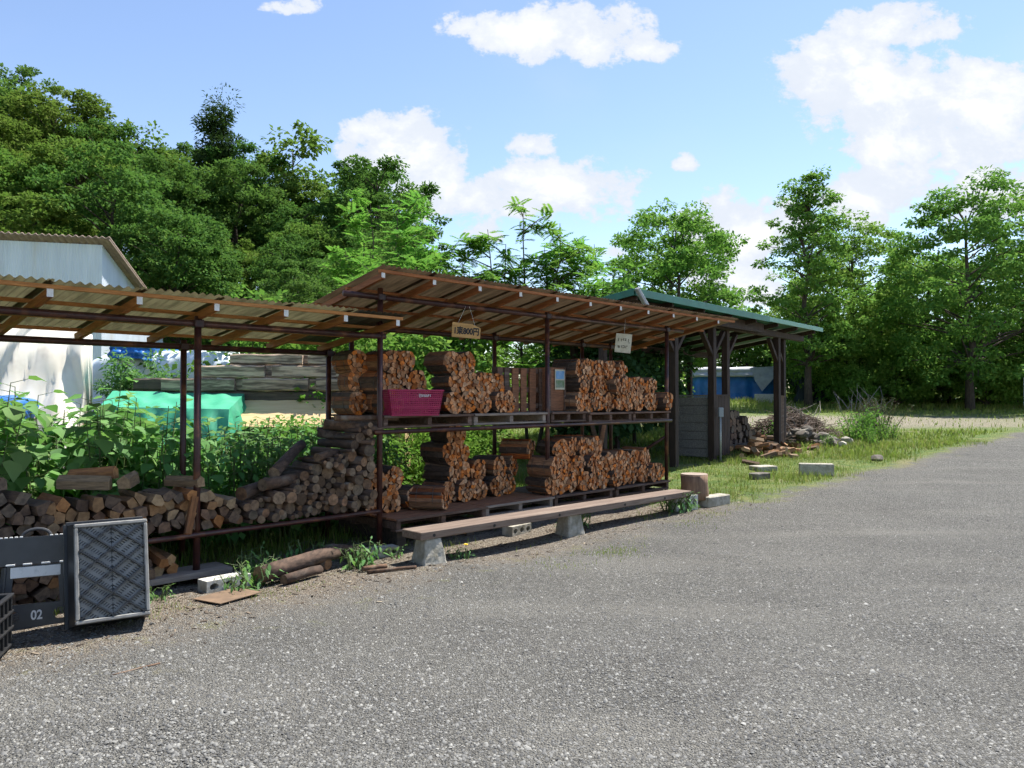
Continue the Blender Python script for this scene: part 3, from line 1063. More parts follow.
# bearers below the low pallets
for k, s in enumerate((.25, 1.25, 2.35, 3.1, 4.2, 5.2)):
    mb = MB()
    mb.box((0, 0, 0), (.12, 1.1, .20), None, 0, .006)
    o = mb.build('timber_bearer', M['darkbeam'], None, False, W(s, .5, .098))
    o.rotation_euler = (0, 0, RZ)
    tag(o, f'dark square timber under the low pallets, {ORD[k]} from the shared post', 'timber', 'timbers under the low pallets')

# upright pallet and pale crate side
root = thing('upright_pallet', 'brown pallet standing on edge among the upper bundles', 'pallet', W(2.02, .30, UP), RZ)
for x0, w in ((.0, .10), (.13, .095), (.27, .13), (.43, .12), (.60, .13), (.79, .095)):
    mb = MB()
    mb.box((x0 + w / 2, 0, .285), (w * .9, .02, .57), (0, U(-.01, .01), 0), 0, .002)
    mb.build('slat', M['pallet_red' if w > .1 else 'pallet'], root)
for zz in (.08, .29, .54):
    mb = MB()
    mb.box((.45, .055, zz), (.9, .08, .07), None, 0, .003)
    mb.build('cross_rail', M['pallet'], root)
root = thing('wooden_crate', 'brown wooden crate on its side carrying a small landscape poster', 'crate', W(3.02, .16, UP), RZ)
mb = MB()
mb.box((0, .2, .30), (.30, .40, .58), None, 0, .004)
mb.build('body', M['pallet_red'], root)
for x in (-.152, .152):
    mb = MB()
    mb.box((x, -.008, .30), (.035, .016, .585), None, 0, .002)
    mb.build('corner_post', M['pallet'], root)
root = thing('poster', 'small poster of blue sky over fields on the wooden crate', 'poster', W(3.01, .150, UP + .30), RZ)
mb = MB()
mb.box((.05, -.006, .13), (.20, .004, .27), None, 0)
mb.build('sheet', M['paper'], root)
mb = MB()
mb.box((.05, -.010, .19), (.17, .003, .11), None, 0)
mb.build('sky_print', mat('poster blue', (.14, .32, .55), (.30, .45, .6), 12, .5, 0, 0, 0), root)
mb = MB()
mb.box((.05, -.010, .07), (.17, .003, .10), None, 0)
mb.build('field_print', mat('poster green', (.14, .22, .10), (.3, .33, .28), 14, .5, 0, 0, 0), root)

# leaning boards in the shade at the end of the lower shelf
for k, (s, t, ds, lab) in enumerate(((5.0, 1.1, .5, 'brown board leaning at the end of the lower shelf'), (5.6, 1.25, -.25, 'grey board leaning crosswise at the end of the lower shelf'))):
    mb = MB()
    mb.beam(W(s, t, .12), W(s + ds, t + .15, 1.15), .09, .025, 0, .002, up=(N[0], N[1], 0))
    tag(mb.build('board', M['pallet' if k else 'pallet_red']), lab, 'board')

# pink basket
root = thing('basket', 'bright magenta plastic basket on the upper shelf beside the shared post', 'basket', W(.07, -.06, UP), RZ - .30)
bw, bd, bh = .62, .36, .265


def basket_wall(p0, p1, q0, q1, n, rows):
    """slatted wall: p bottom corners, q top corners"""
    mb = MB()
    p0, p1, q0, q1 = map(Vector, (p0, p1, q0, q1))
    for i in range(n + 1):
        a = i / n
        mb.beam(p0.lerp(p1, a), q0.lerp(q1, a), .0105, .007)
    for j in range(rows + 1):
        b = j / rows
        mb.beam(p0.lerp(q0, b), p1.lerp(q1, b), .009, .011 if j % 4 else .020)
    return mb


B = [(.04, .03, .004), (bw - .04, .03, .004), (bw - .04, bd - .03, .004), (.04, bd - .03, .004)]
T = [(0, 0, bh), (bw, 0, bh), (bw, bd, bh), (0, bd, bh)]
for i in range(4):
    j = (i + 1) % 4
    basket_wall(B[i], B[j], T[i], T[j], 26 if i % 2 == 0 else 18, 12).build('side_wall', M['pink'], root)
mb = MB()
for i in range(4):
    j = (i + 1) % 4
    mb.beam(T[i], T[j], .022, .016, 0, .003)
mb.build('rim', M['pink'], root)
mb = MB()
mb.box((bw / 2, bd / 2, .006), (bw - .08, bd - .06, .006))
mb.build('bottom', M['pink'], root)
mb = MB()
xx = .34
for (w, strokes) in ((.022, ((0, 0, 1, 0), (0, 1, 1, 1), (0, .5, 1, .5), (0, 0, 0, 1), (1, 0, 1, 1))), (.016, ((0, 1, .5, .4), (1, 1, .5, .4), (.5, .4, .5, 0))), (.016, ((0, 0, 0, 1), (1, 0, 1, 1), (0, 1, 1, 0))),
                     (.016, ((0, 0, .5, 1), (.5, 1, 1, 0))), (.015, ((0, 0, 0, 1), (0, 1, 1, .8), (1, .8, 0, .45))), (.004, ((.5, 0, .5, 1),))):
    for (a, b, c, d) in strokes:
        z0 = .195
        mb.beam((xx + a * w, .0015 - .003, z0 + b * .028), (xx + c * w, -.0015, z0 + d * .028), .004, .004)
    xx += w + .008
mb.build('lettering', M['white'], root)


# ------------------------------------------------------------------ signs
def text_mesh(body, size, name, material, parent, loc, rot=(PI / 2, 0, 0), bold=.0, sx=1.0, depth=.001):
    cu = bpy.data.curves.new(name, 'FONT')
    cu.body = body
    cu.size = size
    cu.align_x = 'CENTER'
    cu.align_y = 'CENTER'
    cu.offset = bold
    cu.extrude = depth
    tmp = bpy.data.objects.new(name + '_tmp', cu)
    C.objects.link(tmp)
    bpy.context.view_layer.update()
    me = bpy.data.meshes.new_from_object(tmp.evaluated_get(bpy.context.evaluated_depsgraph_get()))
    bpy.data.objects.remove(tmp)
    bpy.data.curves.remove(cu)
    me.materials.clear()
    me.materials.append(material)
    o = link(name, me, parent, loc)
    o.rotation_euler = rot
    o.scale = (sx, 1, 1)
    return o


ang = RZ - .55
root = thing('price_sign', 'hanging varnished board priced 1束 800円 in black marker', 'price sign', W(1.13, -.10, 2.36), rot=(0, .06, ang))
mb = MB()
mb.plate([(-.165, -.085), (.165, -.085), (.165, .035), (.07, .075), (-.165, .085)], [], -.008, .008)
mb.build('board', M['signwood'], root)
text_mesh('1束800円', .094, 'lettering', M['ink'], root, (.0, -.010, -.012), bold=.0036, sx=.80)
mb = MB()
mb.tube([(-.10, 0, .078), (-.01, .06, .285)], .0022, 5)
mb.tube([(.10, 0, .06), (.03, .06, .285)], .0022, 5)
mb.build('cord', M['cord'], root)

root = thing('paper_sign', 'small yellowed paper sign hanging under the roof over the right bundles', 'paper sign', W(4.14, -.12, 2.365), rot=(0, -.12 + .22, RZ - .75))
mb = MB()
mb.box((0, 0, 0), (.23, .006, .27), None, 0, .001)
mb.build('sheet', M['paper'], root)
mb = MB()
for (x, z, w, h) in ((-.075, .045, .012, .05), (-.03, .055, .028, .010), (-.03, .04, .010, .036), (0, .055, .012, .040), (.025, .04, .024, .009), (.03, .055, .012, .036), (.07, .045, .010, .045), (.08, .012, .026, .008),
                     (-.065, -.045, .030, .010), (-.07, -.055, .010, .036), (-.055, -.06, .012, .030), (-.02, -.05, .010, .034), (.005, -.035, .026, .009), (.005, -.065, .026, .009), (.02, -.05, .009, .03), (.04, -.05, .010, .034), (.055, -.036, .024, .009)):
    mb.box((x, -.0045, z), (w, .002, h), (0, U(-.15, .15), 0))
mb.build('faded_writing', M['fadedink'], root)
mb = MB()
mb.tube([(0, 0, .134), (.0, .02, .345)], .0022, 5)
mb.build('cord', M['cord'], root)


# ------------------------------------------------------------------ bench, blocks, stump
root = thing('plank_bench', 'long weathered plank bench on concrete feet before the bundles', 'bench', W(-.20, -.92, .245), RZ + .025 * -1)
mb = MB()
mb.box((2.32, .15, .04), (4.64, .30, .075), None, 0, .006)
mb.build('seat_plank', M['plank'], root)
for x in (.16, .95, 1.95, 3.15, 4.0, 4.56):
    mb = MB()
    mb.tube([(x, -.004, .035), (x, .012, .035)], .016, 10)  # proud disc, its black colour stands in for the dark of a hole
    mb.build('bolt_hole_disc', M['boltblack'], root)


def footing(label, s, t, h, w=.27, top=.18):
    mb = MB()
    a, b = w / 2, top / 2
    vs = [(-a, -a, -.03), (a, -a, -.03), (a, a, -.03), (-a, a, -.03), (-b, -b, h), (b, -b, h), (b, b, h), (-b, b, h)]
    mb.add(vs, [(3, 2, 1, 0), (4, 5, 6, 7), (0, 1, 5, 4), (1, 2, 6, 5), (2, 3, 7, 6), (3, 0, 4, 7)])
    import bmesh
    me = bpy.data.meshes.new('concrete_footing')
    bm = bmesh.new()
    vv = [bm.verts.new(v) for v in mb.v]
    for f in mb.f:
        bm.faces.new([vv[i] for i in f])
    bmesh.ops.bevel(bm, geom=bm.edges[:], offset=.012, segments=1, affect='EDGES')
    bmesh.ops.subdivide_edges(bm, edges=[e for e in bm.edges if e.calc_length() > .05], cuts=5, use_grid_fill=True)
    for v in bm.verts:
        v.co += Vector((U(-1, 1), U(-1, 1), U(-.4, .4))) * .004
    bmesh.ops.recalc_face_normals(bm, faces=bm.faces)
    bm.to_mesh(me)
    bm.free()
    me.materials.append(M['concrete'])
    o = link('concrete_footing', me, None, W(s, t, g0(s, t)))
    o.rotation_euler = (0, 0, RZ - .15)
    return tag(o, label, 'concrete footing')


footing('rough tapered concrete footing under the near end of the bench', -.02, -.82, .236)
footing('tapered concrete footing under the middle of the bench', 2.08, -.84, .236)


def hollow_block(label, loc, rotz, lie=True, dims=(.39, .19, .10), m='concrete_pale'):
    L_, Hh, Dp = dims                       # plate in x,z with holes, depth y
    mb = MB()
    outer = [(-L_ / 2, 0), (L_ / 2, 0), (L_ / 2, Dp), (-L_ / 2, Dp)]
    holes = []
    for k in range(3):
        cx = -L_ / 2 + L_ * (k + .5) / 3
        r, h = L_ / 3 * .30, Dp * .27
        holes.append([(cx + r * math.cos(a), Dp / 2 + h * math.sin(a)) for a in np.linspace(0, 2 * PI, 12, endpoint=False)][::-1])
    mb.plate(outer, holes, 0, Hh)
    o = mb.build('hollow_block', M[m], None, False, loc)
    o.rotation_euler = (0, 0, rotz)
    return tag(o, label, 'concrete block')


hollow_block('pale hollow concrete block in front of the first pipe post', W(-1.86, -.47, g0(-1.9, -.5)), RZ + .05, dims=(.39, .15, .10))
hollow_block('hollow concrete block lying at the foot of the shared post', W(-.15, -.30, g0(-.15, -.3)), RZ - .15, dims=(.32, .15, .09), m='concrete')
hollow_block('hollow concrete block in the shade under the middle of the bench', W(1.72, -.42, 0), RZ + .1, dims=(.36, .15, .11), m='concrete')
hollow_block('pale hollow block beneath the far end of the bench', W(4.42, -.98, g0(4.42, -.98)), RZ - .25, dims=(.40, .17, .20), m='concrete_pale')
mb = MB()
mb.box((0, 0, .07), (.52, .19, .15), None, 0, .012)
o = mb.build('stone_slab', M['concrete'], None, False, W(5.07, -1.02, g0(5, -1)))
o.rotation_euler = (0, 0, RZ - .1)
tag(o, 'grey stone slab beside the chopping block', 'stone slab')
root = thing('chopping_block', 'round wooden stump standing on blocks at the end of the bench', 'stump', W(4.84, -.84, g0(5, -.9) + .10))
mb = MB()
ring = [(0, 0, 0), (.004, 0, .1), (0, .003, .22), (-.004, 0, .345)]
mb.tube(ring, [.200, .194, .187, .190], 28, 0, 0, True, .012)
mb.build('side', M['stump_bark'], root, True)
mb = MB()
mb.tube([(-.004, 0, .346), (-.004, 0, .352)], [.185, .181], 28, 0, 0)
mb.build('cut_top', M['pallet_grey'], root)

# ------------------------------------------------------------------ crates and stool
def crate_bottom():
    root = thing('storage_crate', 'dusty black crate on its side showing its ribbed base', 'crate', (-2.665, 5.18, .078), rot=(-.24, .0, math.radians(35)))
    w, h, dp = .45, .655, .30
    z0 = .03
    mb = MB()
    # side shell, slightly wider at the back rim
    for (a, b) in (((-1, 0), (-1, 1)), ((1, 1), (1, 0)), ((-1, 1), (1, 1)), ((1, 0), (-1, 0))):
        def P(c, back):
            k = 1.0 if not back else 1.07
            return (c[0] * w / 2 * k, dp if back else .012, z0 + h / 2 + (c[1] - .5) * h * k)
        mb.add([P(a, 0), P(b, 0), P(b, 1), P(a, 1)], [(0, 1, 2, 3)])
    mb.build('side_walls', M['black'], root)
    mb = MB()
    k = 1.10
    a, b = w / 2 * k, h * k / 2
    zc = z0 + h / 2
    for (p, q) in (((-a, dp, zc - b), (a, dp, zc - b)), ((a, dp, zc - b), (a, dp, zc + b)), ((a, dp, zc + b), (-a, dp, zc + b)), ((-a, dp, zc + b), (-a, dp, zc - b))):
        mb.beam(p, q, .03, .03, 0, .004)
    mb.build('rim', M['black'], root)
    mb = MB()
    mb.box((0, .030, zc), (w - .01, .006, h - .01))
    mb.build('inner_plate', M['black'], root)
    # outer frame
    mb = MB()
    for (cx, cz, lx, lz) in ((0, z0 + .013, w, .026), (0, z0 + h - .013, w, .026), (-w / 2 + .013, zc, .026, h - .052), (w / 2 - .013, zc, .026, h - .052)):
        mb.box((cx, .006, cz), (lx, .034, lz), None, 0, .006)
    mb.build('base_frame', M['blackgrey'], root)

    iw, ih = w / 2 - .028, h / 2 - .028

    def seg_clip(x0, z0_, x1, z1, xa, xb, za, zb):
        t0, t1 = 0.0, 1.0
        dx, dz = x1 - x0, z1 - z0_
        for p, q in ((-dx, x0 - xa), (dx, xb - x0), (-dz, z0_ - za), (dz, zb - z0_)):
            if abs(p) < 1e-9:
                if q < 0:
                    return None
                continue
            r = q / p
            if p < 0:
                t0 = max(t0, r)
            else:
                t1 = min(t1, r)
        if t0 >= t1:
            return None
        return (x0 + dx * t0, z0_ + dz * t0, x0 + dx * t1, z0_ + dz * t1)
    sl = math.radians(38)
    mb = MB()
    # heavy diagonal ribs both ways, in black so their shadow is in the colour
    for sg in (1, -1):
        for c in np.arange(-.735, .74, .147):
            q = seg_clip(-1, c - sg * math.tan(sl) * 1, 1, c + sg * math.tan(sl) * 1, -iw, iw, -ih, ih)
            if q:
                mb.beam((q[0], .004, zc + q[1]), (q[2], .004, zc + q[3]), .034, .009, 0, 0, up=(0, 0, 1))
    mb.build('diagonal_rib', M['black'], root)
    mb = MB()
    # fine slats, mirrored about the middle, broken into dashes
    for side in (-1, 1):
        xa, xb = (-iw, -.004) if side < 0 else (.004, iw)
        for c in np.arange(-.80, .81, .021):
            sg = -side
            q = seg_clip(-1, c - sg * math.tan(sl), 1, c + sg * math.tan(sl), xa, xb, -ih, ih)
            if q:
                mb.beam((q[0], .017, zc + q[1]), (q[2], .017, zc + q[3]), .008, .0105)
        for c in np.arange(-.85, .86, .063):
            sg = side
            q = seg_clip(-1, c - sg * math.tan(sl), 1, c + sg * math.tan(sl), xa, xb, -ih, ih)
            if q:
                mb.beam((q[0], .0165, zc + q[1]), (q[2], .0165, zc + q[3]), .008, .022)
    mb.build('base_grating', M['blackgrey'], root)


crate_bottom()


def circ(x, z, r, n=18):
    return [(x + r * math.cos(a), z + r * math.sin(a)) for a in np.linspace(0, 2 * PI, n, endpoint=False)][::-1]


root = thing('step_stool', 'dark grey folding step stool numbered 02 standing against the woodpile', 'step stool', (-3.31, 5.37, .0), rot=(-.10, 0, math.radians(27)))
mb = MB()
mb.plate([(-.205, 0), (.205, 0), (.185, .43), (-.185, .43)], [[(-.148, .165), (-.135, .345), (.135, .345), (.148, .165)], circ(-.135, .085, .042), circ(.150, .085, .042)], -.012, .018)
mb.build('leg_panel', M['stool'], root)
for x in (-1, 1):
    mb = MB()
    mb.beam((x * .200, .006, .0), (x * .178, .006, .43), .05, .016, 0, .004, up=(1, 0, 0))
    mb.build('edge_rib', M['stool'], root)
mb = MB()
mb.box((0, -.016, .385), (.30, .006, .072), None, 0, .002)
mb.build('white_strip', M['white'], root)
text_mesh('02', .088, 'number', M['white'], root, (.01, -.0145, .085), bold=.002, sx=.8)
seat = MB()
seat.plate([(-.235, .435), (.235, .435), (.235, .625), (-.235, .625)], [], -.020, .022)
so = seat.build('seat_panel', M['stool'], root)
mb = MB()
mb.tube([(.085 * math.cos(a), 0, .625 + .052 * math.sin(a)) for a in np.linspace(0, PI, 12)], .011, 8)
mb.build('carry_handle', M['stool'], so)
mb = MB()
for x in (-.15, -.05, .06, .17):
    mb.box((x, -.024, .440), (.055, .010, .012), None, 0, .002)
for k in range(15):
    if abs(k - 7) > 2:
        mb.box((-.21 + .03 * k, -.012, .628), (.018, .02, .008), None, 0, .001)
mb.build('grip', M['white'], so)
for x in (-1, 1):
    mb = MB()
    mb.plate([(x * .225 - .02, 0), (x * .225 + .02, 0), (x * .19 + .018, .42), (x * .19 - .018, .42)], [], .055, .085)
    mb.build('rear_leg', M['stool'], root)

root = thing('storage_crate', 'black ribbed plastic crate standing open at the edge of the gravel', 'crate', (-3.40, 4.72, 0), rot=(0, 0, math.radians(18)))
cw, cd, ch = .48, .34, .325
for (cx, cy, lx, ly) in ((0, -cd / 2, cw, .012), (0, cd / 2, cw, .012), (-cw / 2, 0, .012, cd), (cw / 2, 0, .012, cd)):
    mb = MB()
    mb.box((cx, cy, ch / 2 + .01), (lx, ly, ch))
    nrib = 7 if lx > ly else 5
    for k in range(nrib):
        f = (k / (nrib - 1) - .5)
        if lx > ly:
            mb.box((cx + f * (lx - .02), cy + (-.012 if cy < 0 else .012), ch / 2), (.014, .020, ch), None, 0, .003)
        else:
            mb.box((cx + (-.012 if cx < 0 else .012), cy + f * (ly - .02), ch / 2), (.020, .014, ch), None, 0, .003)
    mb.build('side_wall', M['black'], root)
for zz, nm in ((.02, 'base_rim'), (.125, 'middle_rim'), (.225, 'middle_rim'), (.33, 'top_rim')):
    mb = MB()
    for (cx, cy, lx, ly) in ((0, -cd / 2 - .012, cw + .05, .03), (0, cd / 2 + .012, cw + .05, .03), (-cw / 2 - .012, 0, .03, cd), (cw / 2 + .012, 0, .03, cd)):
        mb.box((cx, cy, zz), (lx, ly, .018), None, 0, .004)
    mb.build(nm, M['black'], root)
mb = MB()
mb.box((0, 0, .012), (cw, cd, .012))
mb.build('bottom', M['black'], root)

mb = MB()
mb.box((0, 0, .012), (.42, .30, .008), (0, .01, 0), 0, .002)
o = mb.build('flat_board', M['cardboard'], None, False, (-2.24, 6.10, float(gnd(-2.24, 6.10)) + .004))
o.rotation_euler = (0, 0, math.radians(62))
tag(o, 'thin brown board lying flat on the dirt before the first pipe post', 'board')


# ------------------------------------------------------------------ vegetation helpers
def rand_dirs(n, up=0.0):
    v = RNG.standard_normal((n, 3))
    v[:, 2] += up
    return unit(v)


def leaf_cloud(centers, radii, per, size, shape=LEAF_D, flat=.7, upb=.9, shell=.5, droop=.25, out=None):
    """leaves through many clumps; out = crown centre so leaves lean outward"""
    VS, FS = [], []
    cs = np.repeat(np.asarray(centers, float), per, 0)
    rr = np.repeat(np.asarray(radii, float), per)
    n = len(cs)
    d = rand_dirs(n)
    rad = rr * (shell + (1 - shell) * RNG.random(n)) ** .8
    off = d * rad[:, None]
    off[:, 2] *= flat
    pos = cs + off
    fw = d.copy()
    fw[:, 2] = fw[:, 2] * .5 - droop
    fw += RNG.normal(0, .45, (n, 3))
    upv = RNG.normal(0, .55, (n, 3)) + d * .45
    upv[:, 2] += upb
    R = frames(fw, upv)
    V, F = stamp(shape[0], shape[1], pos, R, size * RNG.uniform(.65, 1.25, n))
    return V, F


def tree_proto(name, label, cat, seed, H, crown_r, crown_h, nclump, clump_r, per, leaf, lm, trunk_r=.16, flat=.7, shape=LEAF_D, base_f=.25, group=None, shell=.45, narrow=0.0, inner=.25, upb=.9, nlimb=None, droop=.25):
    """crown of many leaf clumps round an uneven ellipsoid, limbs running to them"""
    rs = random.Random(seed)
    root = thing(name, label, cat, (0, 0, 0), 0, group)
    cz = H - crown_h / 2
    cs, rr = [], []
    lobes = [(rs.uniform(0, 2 * PI), rs.uniform(-.6, .9), rs.uniform(.8, 1.15)) for _ in range(7)]
    for k in range(nclump):
        a = rs.uniform(0, 2 * PI)
        zz = rs.uniform(-1, 1)
        q = math.sqrt(max(0, 1 - zz * zz)) ** .75
        q *= (1 - narrow * (zz * .5 + .5))
        f = rs.uniform(.72, 1.0) if rs.random() > inner else rs.uniform(.2, .7)
        for la, lz, lf in lobes:
            dd = math.cos(a - la) * .5 + .5
            f *= 1 + (lf - 1) * dd ** 3 * .9
        cs.append((math.cos(a) * q * crown_r * f, math.sin(a) * q * crown_r * f, cz + zz * crown_h / 2 * (f * .5 + .5)))
        rr.append(clump_r * rs.uniform(.5, 1.0) * rs.uniform(.9, 1.6))
    V, F = leaf_cloud(cs, rr, per, leaf, shape, flat, upb, shell, droop)
    o = link('crown', mesh_np('crown', V, F, M[lm]), root)
    mb = MB()
    tp = [(0, 0, -.3)]
    for k in range(1, 7):
        tp.append((rs.uniform(-.12, .12) * k * .5, rs.uniform(-.12, .12) * k * .5, H * .86 * k / 6))
    mb.tube(tp, [trunk_r * 1.25] + [trunk_r * (1 - .8 * k / 6) for k in range(1, 7)], 8)
    idx = list(range(len(cs)))
    rs.shuffle(idx)
    for i in idx[:(nlimb or min(28, nclump // 3))]:
        c = Vector(cs[i])
        h = max(H * base_f, c.z - rs.uniform(.2, .5) * math.hypot(c.x, c.y) - .3)
        h = min(h, H * .82)
        f = h / (H * .86) * 6
        k = min(5, int(f))
        st = Vector(tp[k]).lerp(Vector(tp[k + 1]), f - k)
        md = st.lerp(c, .5) + Vector((rs.uniform(-.15, .15), rs.uniform(-.15, .15), rs.uniform(0, .25)))
        r0 = trunk_r * .38 * (1 - .6 * h / H)
        mb.tube([st, md, c], [r0, r0 * .65, r0 * .2], 5, cap=False)
    mb.build('trunk', M['trunk'], root, True, fix=False)
    return root


_used = {}


def plant(proto, label, x, y, rz=None, scale=1.0, group=None, dz=0.0, sz=None):
    rz = U(0, 2 * PI) if rz is None else rz
    loc = (x, y, G(x, y) + dz)
    s3 = (scale, scale, sz if sz else scale)
    if proto.name not in _used:
        _used[proto.name] = 1
        proto.location, proto.rotation_euler, proto.scale = loc, (0, 0, rz), s3
        tag(proto, label, None, group)
        return proto
    return clone(proto, label, loc, (0, 0, rz), group, s3)


# ---------- hillside wood
hp = [tree_proto('broadleaf_tree', 'x', 'tree', 1, 9.5, 3.6, 7.6, 185, .60, 112, .205, 'leaf_hill', .2, .45, shell=.35, inner=.3, upb=1.2, droop=.15),
      tree_proto('broadleaf_tree', 'x', 'tree', 2, 10.5, 3.9, 8.2, 185, .60, 112, .205, 'leaf_hill_dark', .2, .45, shell=.35, inner=.3, upb=1.2, droop=.15),
      tree_proto('broadleaf_tree', 'x', 'tree', 3, 9.0, 3.9, 7.0, 185, .60, 112, .205, 'leaf_hill_olive', .2, .45, shell=.35, inner=.3, upb=1.2, droop=.15),
      tree_proto('broadleaf_tree', 'x', 'tree', 4, 8.5, 3.3, 7.2, 185, .60, 112, .205, 'leaf_hill', .18, .45, shell=.35, inner=.3, upb=1.2, droop=.15),
      tree_proto('broadleaf_tree', 'x', 'tree', 5, 11.0, 3.4, 8.5, 185, .60, 112, .205, 'leaf_hill_dark', .2, .45, shell=.35, inner=.3, upb=1.2, droop=.15)]
names = ['mid green rounded tree in the dense hillside wood', 'dark green broad tree in the dense hillside wood', 'olive green wide tree in the dense hillside wood',
         'smaller mid green tree in the dense hillside wood', 'tall dark tree in the dense hillside wood']
rs = random.Random(5)
y = 30.0
row = 0
while y < 60:
    step = 4.3
    x = -.74 * y - 4 + (row % 2) * 2.1
    xmax = np.interp(y, [30, 40, 50, 60], [-3.8, -4.8, -7.2, -9.0])
    while x < xmax:
        px, py = x + rs.uniform(-.9, .9), y + rs.uniform(-1.2, 1.2)
        if not (px < -9 and py < 31.5):
            k = rs.choice([0, 1, 1, 2, 3, 4, 0] if px > -20 else [0, 2, 2, 1, 3, 4])
            f_ = np.interp(py, [30, 40, 48], [.66, .78, 1.0]) if px > -16 else np.interp(py, [30, 40, 48], [.82, .92, 1.0])
            plant(hp[k], names[k], px, py, None, rs.uniform(.74, 1.2) * float(f_), 'hillside wood')
        x += step
    y += 4.2
    row += 1
con = tree_proto('conifer_tree', 'x', 'tree', 9, 11, 1.6, 9.0, 90, .72, 170, .24, 'leaf_conifer', .16, .8, LEAF_N, .4, narrow=.42)
plant(con, 'dark narrow conifer rising above the hill skyline', -19.6, 51.0, 1.0, 1.22)
spr = tree_proto('young_tree', 'x', 'tree', 10, 9, 1.3, 4.5, 26, .6, 60, .26, 'leaf_hill', .1, .6)
plant(spr, 'sparse slender tree standing out on the hill skyline beside the conifer', -14.4, 50.5, .5, 1.42)
plant(spr, 'sparse tree topping the hill skyline above the white building', -33.5, 52, 2.2, 1.15)
plant(spr, 'small thin treetop on the skyline between olive trees and conifer', -25.5, 52, 4.2, 1.2)


# ---------- young locusts with feathery leaves behind the woodshed
def locust_proto(seed, H, spread, nfr, lm='leaf_locust'):
    rs = random.Random(seed)
    root = thing('locust_sapling', 'x', 'tree')
    mb = MB()
    pos, fw, sz = [], [], []
    nst = 3
    tips = []
    for b in range(nst):
        a = rs.uniform(0, 2 * PI)
        top = Vector((math.cos(a) * spread * rs.uniform(.1, .6), math.sin(a) * spread * rs.uniform(.1, .6), H * rs.uniform(.8, 1.0)))
        pts = [Vector((math.cos(a) * .15, math.sin(a) * .15, -.1)).lerp(top, q) + Vector((rs.uniform(-.12, .12), rs.uniform(-.12, .12), 0)) * (0 < q < 1) for q in np.linspace(0, 1, 7)]
        mb.tube(pts, [.05, .045, .04, .032, .025, .016, .008], 6, cap=False)
        tips.append(top)
        for k in range(11):
            q = rs.uniform(.3, .95) * 6
            i = min(5, int(q))
            st = pts[i].lerp(pts[i + 1], q - i)
            a2 = rs.uniform(0, 2 * PI)
            ln = rs.uniform(.55, 1.15) * spread * (1.2 - q / 9)
            en = st + Vector((math.cos(a2) * ln, math.sin(a2) * ln, ln * rs.uniform(.3, .9)))
            mb.tube([st, st.lerp(en, .5) + Vector((0, 0, .05)), en], [.018, .012, .005], 4, cap=False)
            for m_ in range(nfr):
                p = st.lerp(en, rs.uniform(.35, 1.05))
                a3 = rs.uniform(0, 2 * PI)
                pos.append(p)
                fw.append((math.cos(a3), math.sin(a3), rs.uniform(-.6, .9)))
                sz.append(rs.uniform(.22, .42))
        for m_ in range(34):
            q = (.45 + .55 * rs.random() ** .7) * 6
            i = min(5, int(q))
            a3 = rs.uniform(0, 2 * PI)
            pos.append(pts[i].lerp(pts[i + 1], q - i))
            fw.append((math.cos(a3), math.sin(a3), rs.uniform(-.5, .5)))
            sz.append(rs.uniform(.22, .42))
    mb.build('trunk', M['trunk'], root, True, fix=False)
    # fronds -> leaflets
    P_, F_, S_, U_ = [], [], [], []
    for p, f, s in zip(pos, fw, sz):
        f = Vector(f).normalized()
        x = f.cross(Vector((0, 0, 1))).normalized()
        up = x.cross(f)
        n = 8
        for k in range(n):
            q = (k + 1) / n
            c = p + f * s * q - up * (.22 * s * q * q)
            for sd in (-1, 1):
                P_.append(c)
                F_.append(x * sd + f * .55 - up * .15)
                U_.append(up + x * sd * .2)
                S_.append(.40 * s * (1 - .45 * abs(q - .45)))
    n = len(P_)
    R = frames(np.array(F_), np.array(U_) + RNG.normal(0, .25, (n, 3)))
    V, F = stamp([(0, 0, 0), (.20, .5, .02), (0, 1, -.05), (-.20, .5, .02)], [(0, 1, 2, 3)], np.array(P_), R, np.array(S_))
    link('crown', mesh_np('crown', V, F, M[lm]), root)
    return root


lp = [locust_proto(21, 5.6, 1.5, 17), locust_proto(22, 6.4, 1.6, 17), locust_proto(23, 5.0, 1.4, 17)]
for k, (x, y, i, sc_, lab) in enumerate(((-1.9, 20.5, 2, 1.1, 'feathery young locust rising behind the high corner of the brown roof'), (-.75, 19.5, 0, 1.0, 'bright locust sapling above the roof with arching fronds at its top'),
                                         (.55, 20.0, 1, .98, 'airy locust sapling standing against the cloud above the brown roof'), (1.45, 21.0, 0, 1.02, 'tall thin locust sapling with sky between its fronds'),
                                         (2.2, 19.8, 2, .95, 'low locust sapling just before the green roof'), (-3.2, 22.5, 1, 1.1, 'locust sapling before the dark edge of the hillside wood'),
                                         (-2.6, 18.0, 2, .95, 'bright locust directly behind the shared post of the sheds'), (-4.6, 24.0, 1, 1.12, 'pale locust at the foot of the wooded hill'),
                                         (-1.3, 16.5, 0, .72, 'short locust filling the view under the brown roof'), (1.2, 17.3, 2, .72, 'short locust seen beside the middle rear post'),
                                         (2.6, 23.5, 1, .9, 'locust sapling in front of the round leafy tree'))):
    plant(lp[i], lab, x, y, k * 1.7, sc_)

